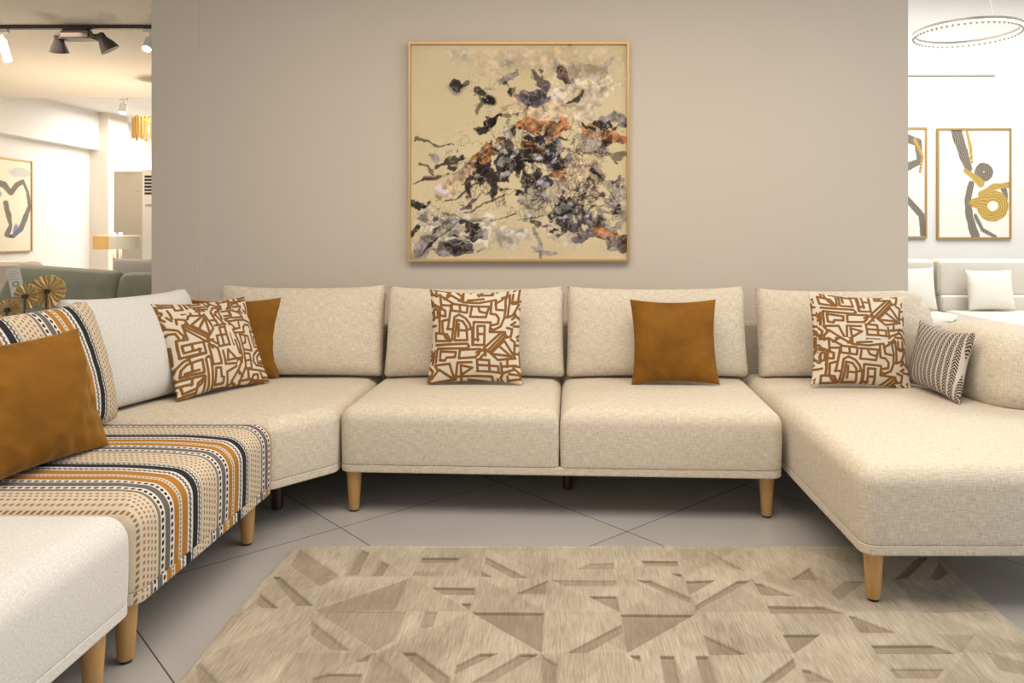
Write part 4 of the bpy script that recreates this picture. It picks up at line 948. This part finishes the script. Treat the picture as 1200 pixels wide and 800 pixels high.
for k in range(3): a = 2*PI*k/3+.5; MB().tube((cx_+.352*math.cos(a), cy_+.352*math.sin(a), cz_+.02), (cx_,cy_,3.86), .0012, 6).build('wire', M['white_metal'], t)
MB().lathe([(.06,3.86),(.06,3.899)], (cx_,cy_,0), 24).build('canopy', M['white_metal'], t)
tag(MB().box((3.5,8.28,RZ(88.2)),(RX(1168),8.299,RZ(86.8))).build('wall_rail', plain('grey_strip', (.45,.44,.42), .5), smooth=False), 'thin grey horizontal strip high on the far right white wall', 'rail')
# white sofas
WL = M['white_leather']
t = thing('white_sofa', (3.6,6.6,0), 'white sofa with tall split backrests under the swirl pictures at right', 'sofa')
def soft(name, a, b, par, mat=WL, r=.06): return MB().box(a, b, r).build(name, mat, par)
Yb = 6.85
for x0, x1 in ((2.35,3.36),(3.385,4.28),(4.30,5.2)):
    soft('backrest', (x0,Yb,.57),(x1,Yb+.24,.905), t); soft('lumbar_pad', (x0+.01,Yb-.03,.42),(x1-.01,Yb+.22,.585), t, r=.04); soft('seat', (x0+.01,Yb-.68,.14),(x1-.01,Yb-.035,.455), t)
soft('base', (2.36,Yb-.62,.06),(5.19,Yb+.2,.15), t, r=.02); soft('armrest', (2.12,Yb-.68,.1),(2.34,Yb+.2,.62), t); soft('armrest', (5.21,Yb-.68,.1),(5.43,Yb+.2,.62), t)
for p in ((2.2,6.25),(5.35,6.25),(2.2,7.0),(5.35,7.0)): MB().lathe([(.03,0),(.03,.105)], (p[0],p[1],0), 16).build('leg', M['black_metal'], t)
def wcush(label, x, y, w, h, seed, z=.462, yaw=0): tag(cushion('throw_pillow', w, h, .13, plain('white_cotton', (.74,.70,.62), .85) if seed == 1 else bpy.data.materials['white_cotton'], (x,y,z), yaw, .20, 0, pinch=.05, p=.45, n=24, seed=seed, wr=.004), label, 'pillow', 'white pillows on the white sofa')
wcush('white square pillow on the white sofa at the right picture edge', (1169-CX)*6.6/F, 6.68, .42, .36, 1)
wcush('white pillow on the white sofa half hidden by the grey wall end', (1076-CX)*6.6/F, 6.68, .42, .38, 2)
t = thing('white_ottoman', (3.75,5.35,0), 'rounded white ottoman in front of the white sofa behind the chaise armrest', 'ottoman')
soft('seat', (3.06,5.05,.16),(4.6,6.05,.52), t, r=.13); soft('base', (3.15,5.15,.08),(4.5,5.95,.18), t, r=.02)
for p in ((3.22,5.2),(4.42,5.2),(3.22,5.88),(4.42,5.88)): MB().lathe([(.025,0),(.025,.085)], (p[0],p[1],0), 16).build('leg', M['black_metal'], t)
t = thing('white_ottoman', (2.6,5.6,0), 'lower white ottoman behind the rounded end of the chaise cushion', 'ottoman')
soft('seat', (2.2,5.15,.14),(3.03,6.0,.44), t, r=.1); soft('base', (2.28,5.25,.07),(2.95,5.92,.15), t, r=.02)
for p in ((2.35,5.3),(2.9,5.3),(2.35,5.85),(2.9,5.85)): MB().lathe([(.025,0),(.025,.075)], (p[0],p[1],0), 16).build('leg', M['black_metal'], t)

# ------------------------------------------------------------------ light
def area(name, loc, rot, sx, sy, power, c=(1,1,1)):
    l = bpy.data.lights.new(name, 'AREA'); l.shape = 'RECTANGLE'; l.size = sx; l.size_y = sy; l.energy = power; l.color = c
    o = bpy.data.objects.new(name, l); col.objects.link(o); o.location = loc; o.rotation_euler = [math.radians(a) for a in rot]; return o
def spot(name, loc, tgt, power, ang, c=(1,.86,.68), blend=.6, r=.06):
    l = bpy.data.lights.new(name, 'SPOT'); l.energy = power; l.spot_size = math.radians(ang); l.spot_blend = blend; l.color = c; l.shadow_soft_size = r
    o = bpy.data.objects.new(name, l); col.objects.link(o); o.location = loc; o.rotation_euler = (Vector(tgt)-Vector(loc)).to_track_quat('-Z','Y').to_euler(); return o
area('ceiling_panel_light', (.2,2.0,2.70), (0,0,0), 3.2, 1.6, 84, (1,.90,.77))
area('shop_window_light', (-2.6,-3.2,1.7), (80,0,-18), 4.0, 2.2, 48, (.96,.97,1))
area('shop_window_light', (5.2,.6,1.8), (78,0,62), 3.0, 2.2, 75, (.74,.87,1))
area('right_room_light', (4.2,5.8,3.8), (0,0,0), 3.0, 3.0, 195, (1,.98,.96))
area('left_room_light', (-4.8,6.3,2.68), (0,0,0), 2.2, 2.2, 60, (1,.86,.68))
area('far_left_light', (-5.0,11.2,2.8), (0,0,0), 2.6, 2.4, 150, (1,.95,.88))
area('left_ceiling_fill', (lx,ly,1.10), (180,0,0), .3, .3, 26, (1,.80,.55))  # added fill to brighten the left ceiling, set inside the floor lamp shade
p_ = bpy.data.lights.new('lamp_bulb', 'POINT'); p_.energy = 6; p_.color = (1,.7,.4); p_.shadow_soft_size = .05
o = bpy.data.objects.new('lamp_bulb', p_); col.objects.link(o); o.location = (lx, ly-.0, 1.04)
w = bpy.data.worlds.new('World'); bpy.context.scene.world = w; w.use_nodes = True
w.node_tree.nodes['Background'].inputs[0].default_value = (.86,.90,1,1); w.node_tree.nodes['Background'].inputs[1].default_value = .35

# ------------------------------------------------------------------ camera
cam = bpy.data.cameras.new('camera'); co = bpy.data.objects.new('camera', cam); col.objects.link(co)
cam.sensor_width = 36; cam.lens = F/1200*36; co.location = (0,0,CH); co.rotation_euler = (PI/2,0,0)
cam.shift_x = -(CX-600)/1200; cam.shift_y = -(400-HY)/1200; cam.clip_start = .05
sc = bpy.context.scene; sc.camera = co
sc.view_settings.view_transform = 'Standard'; sc.view_settings.look = 'None'; sc.view_settings.gamma = 1; sc.view_settings.exposure = 0.0
sc.view_settings.use_curve_mapping = False
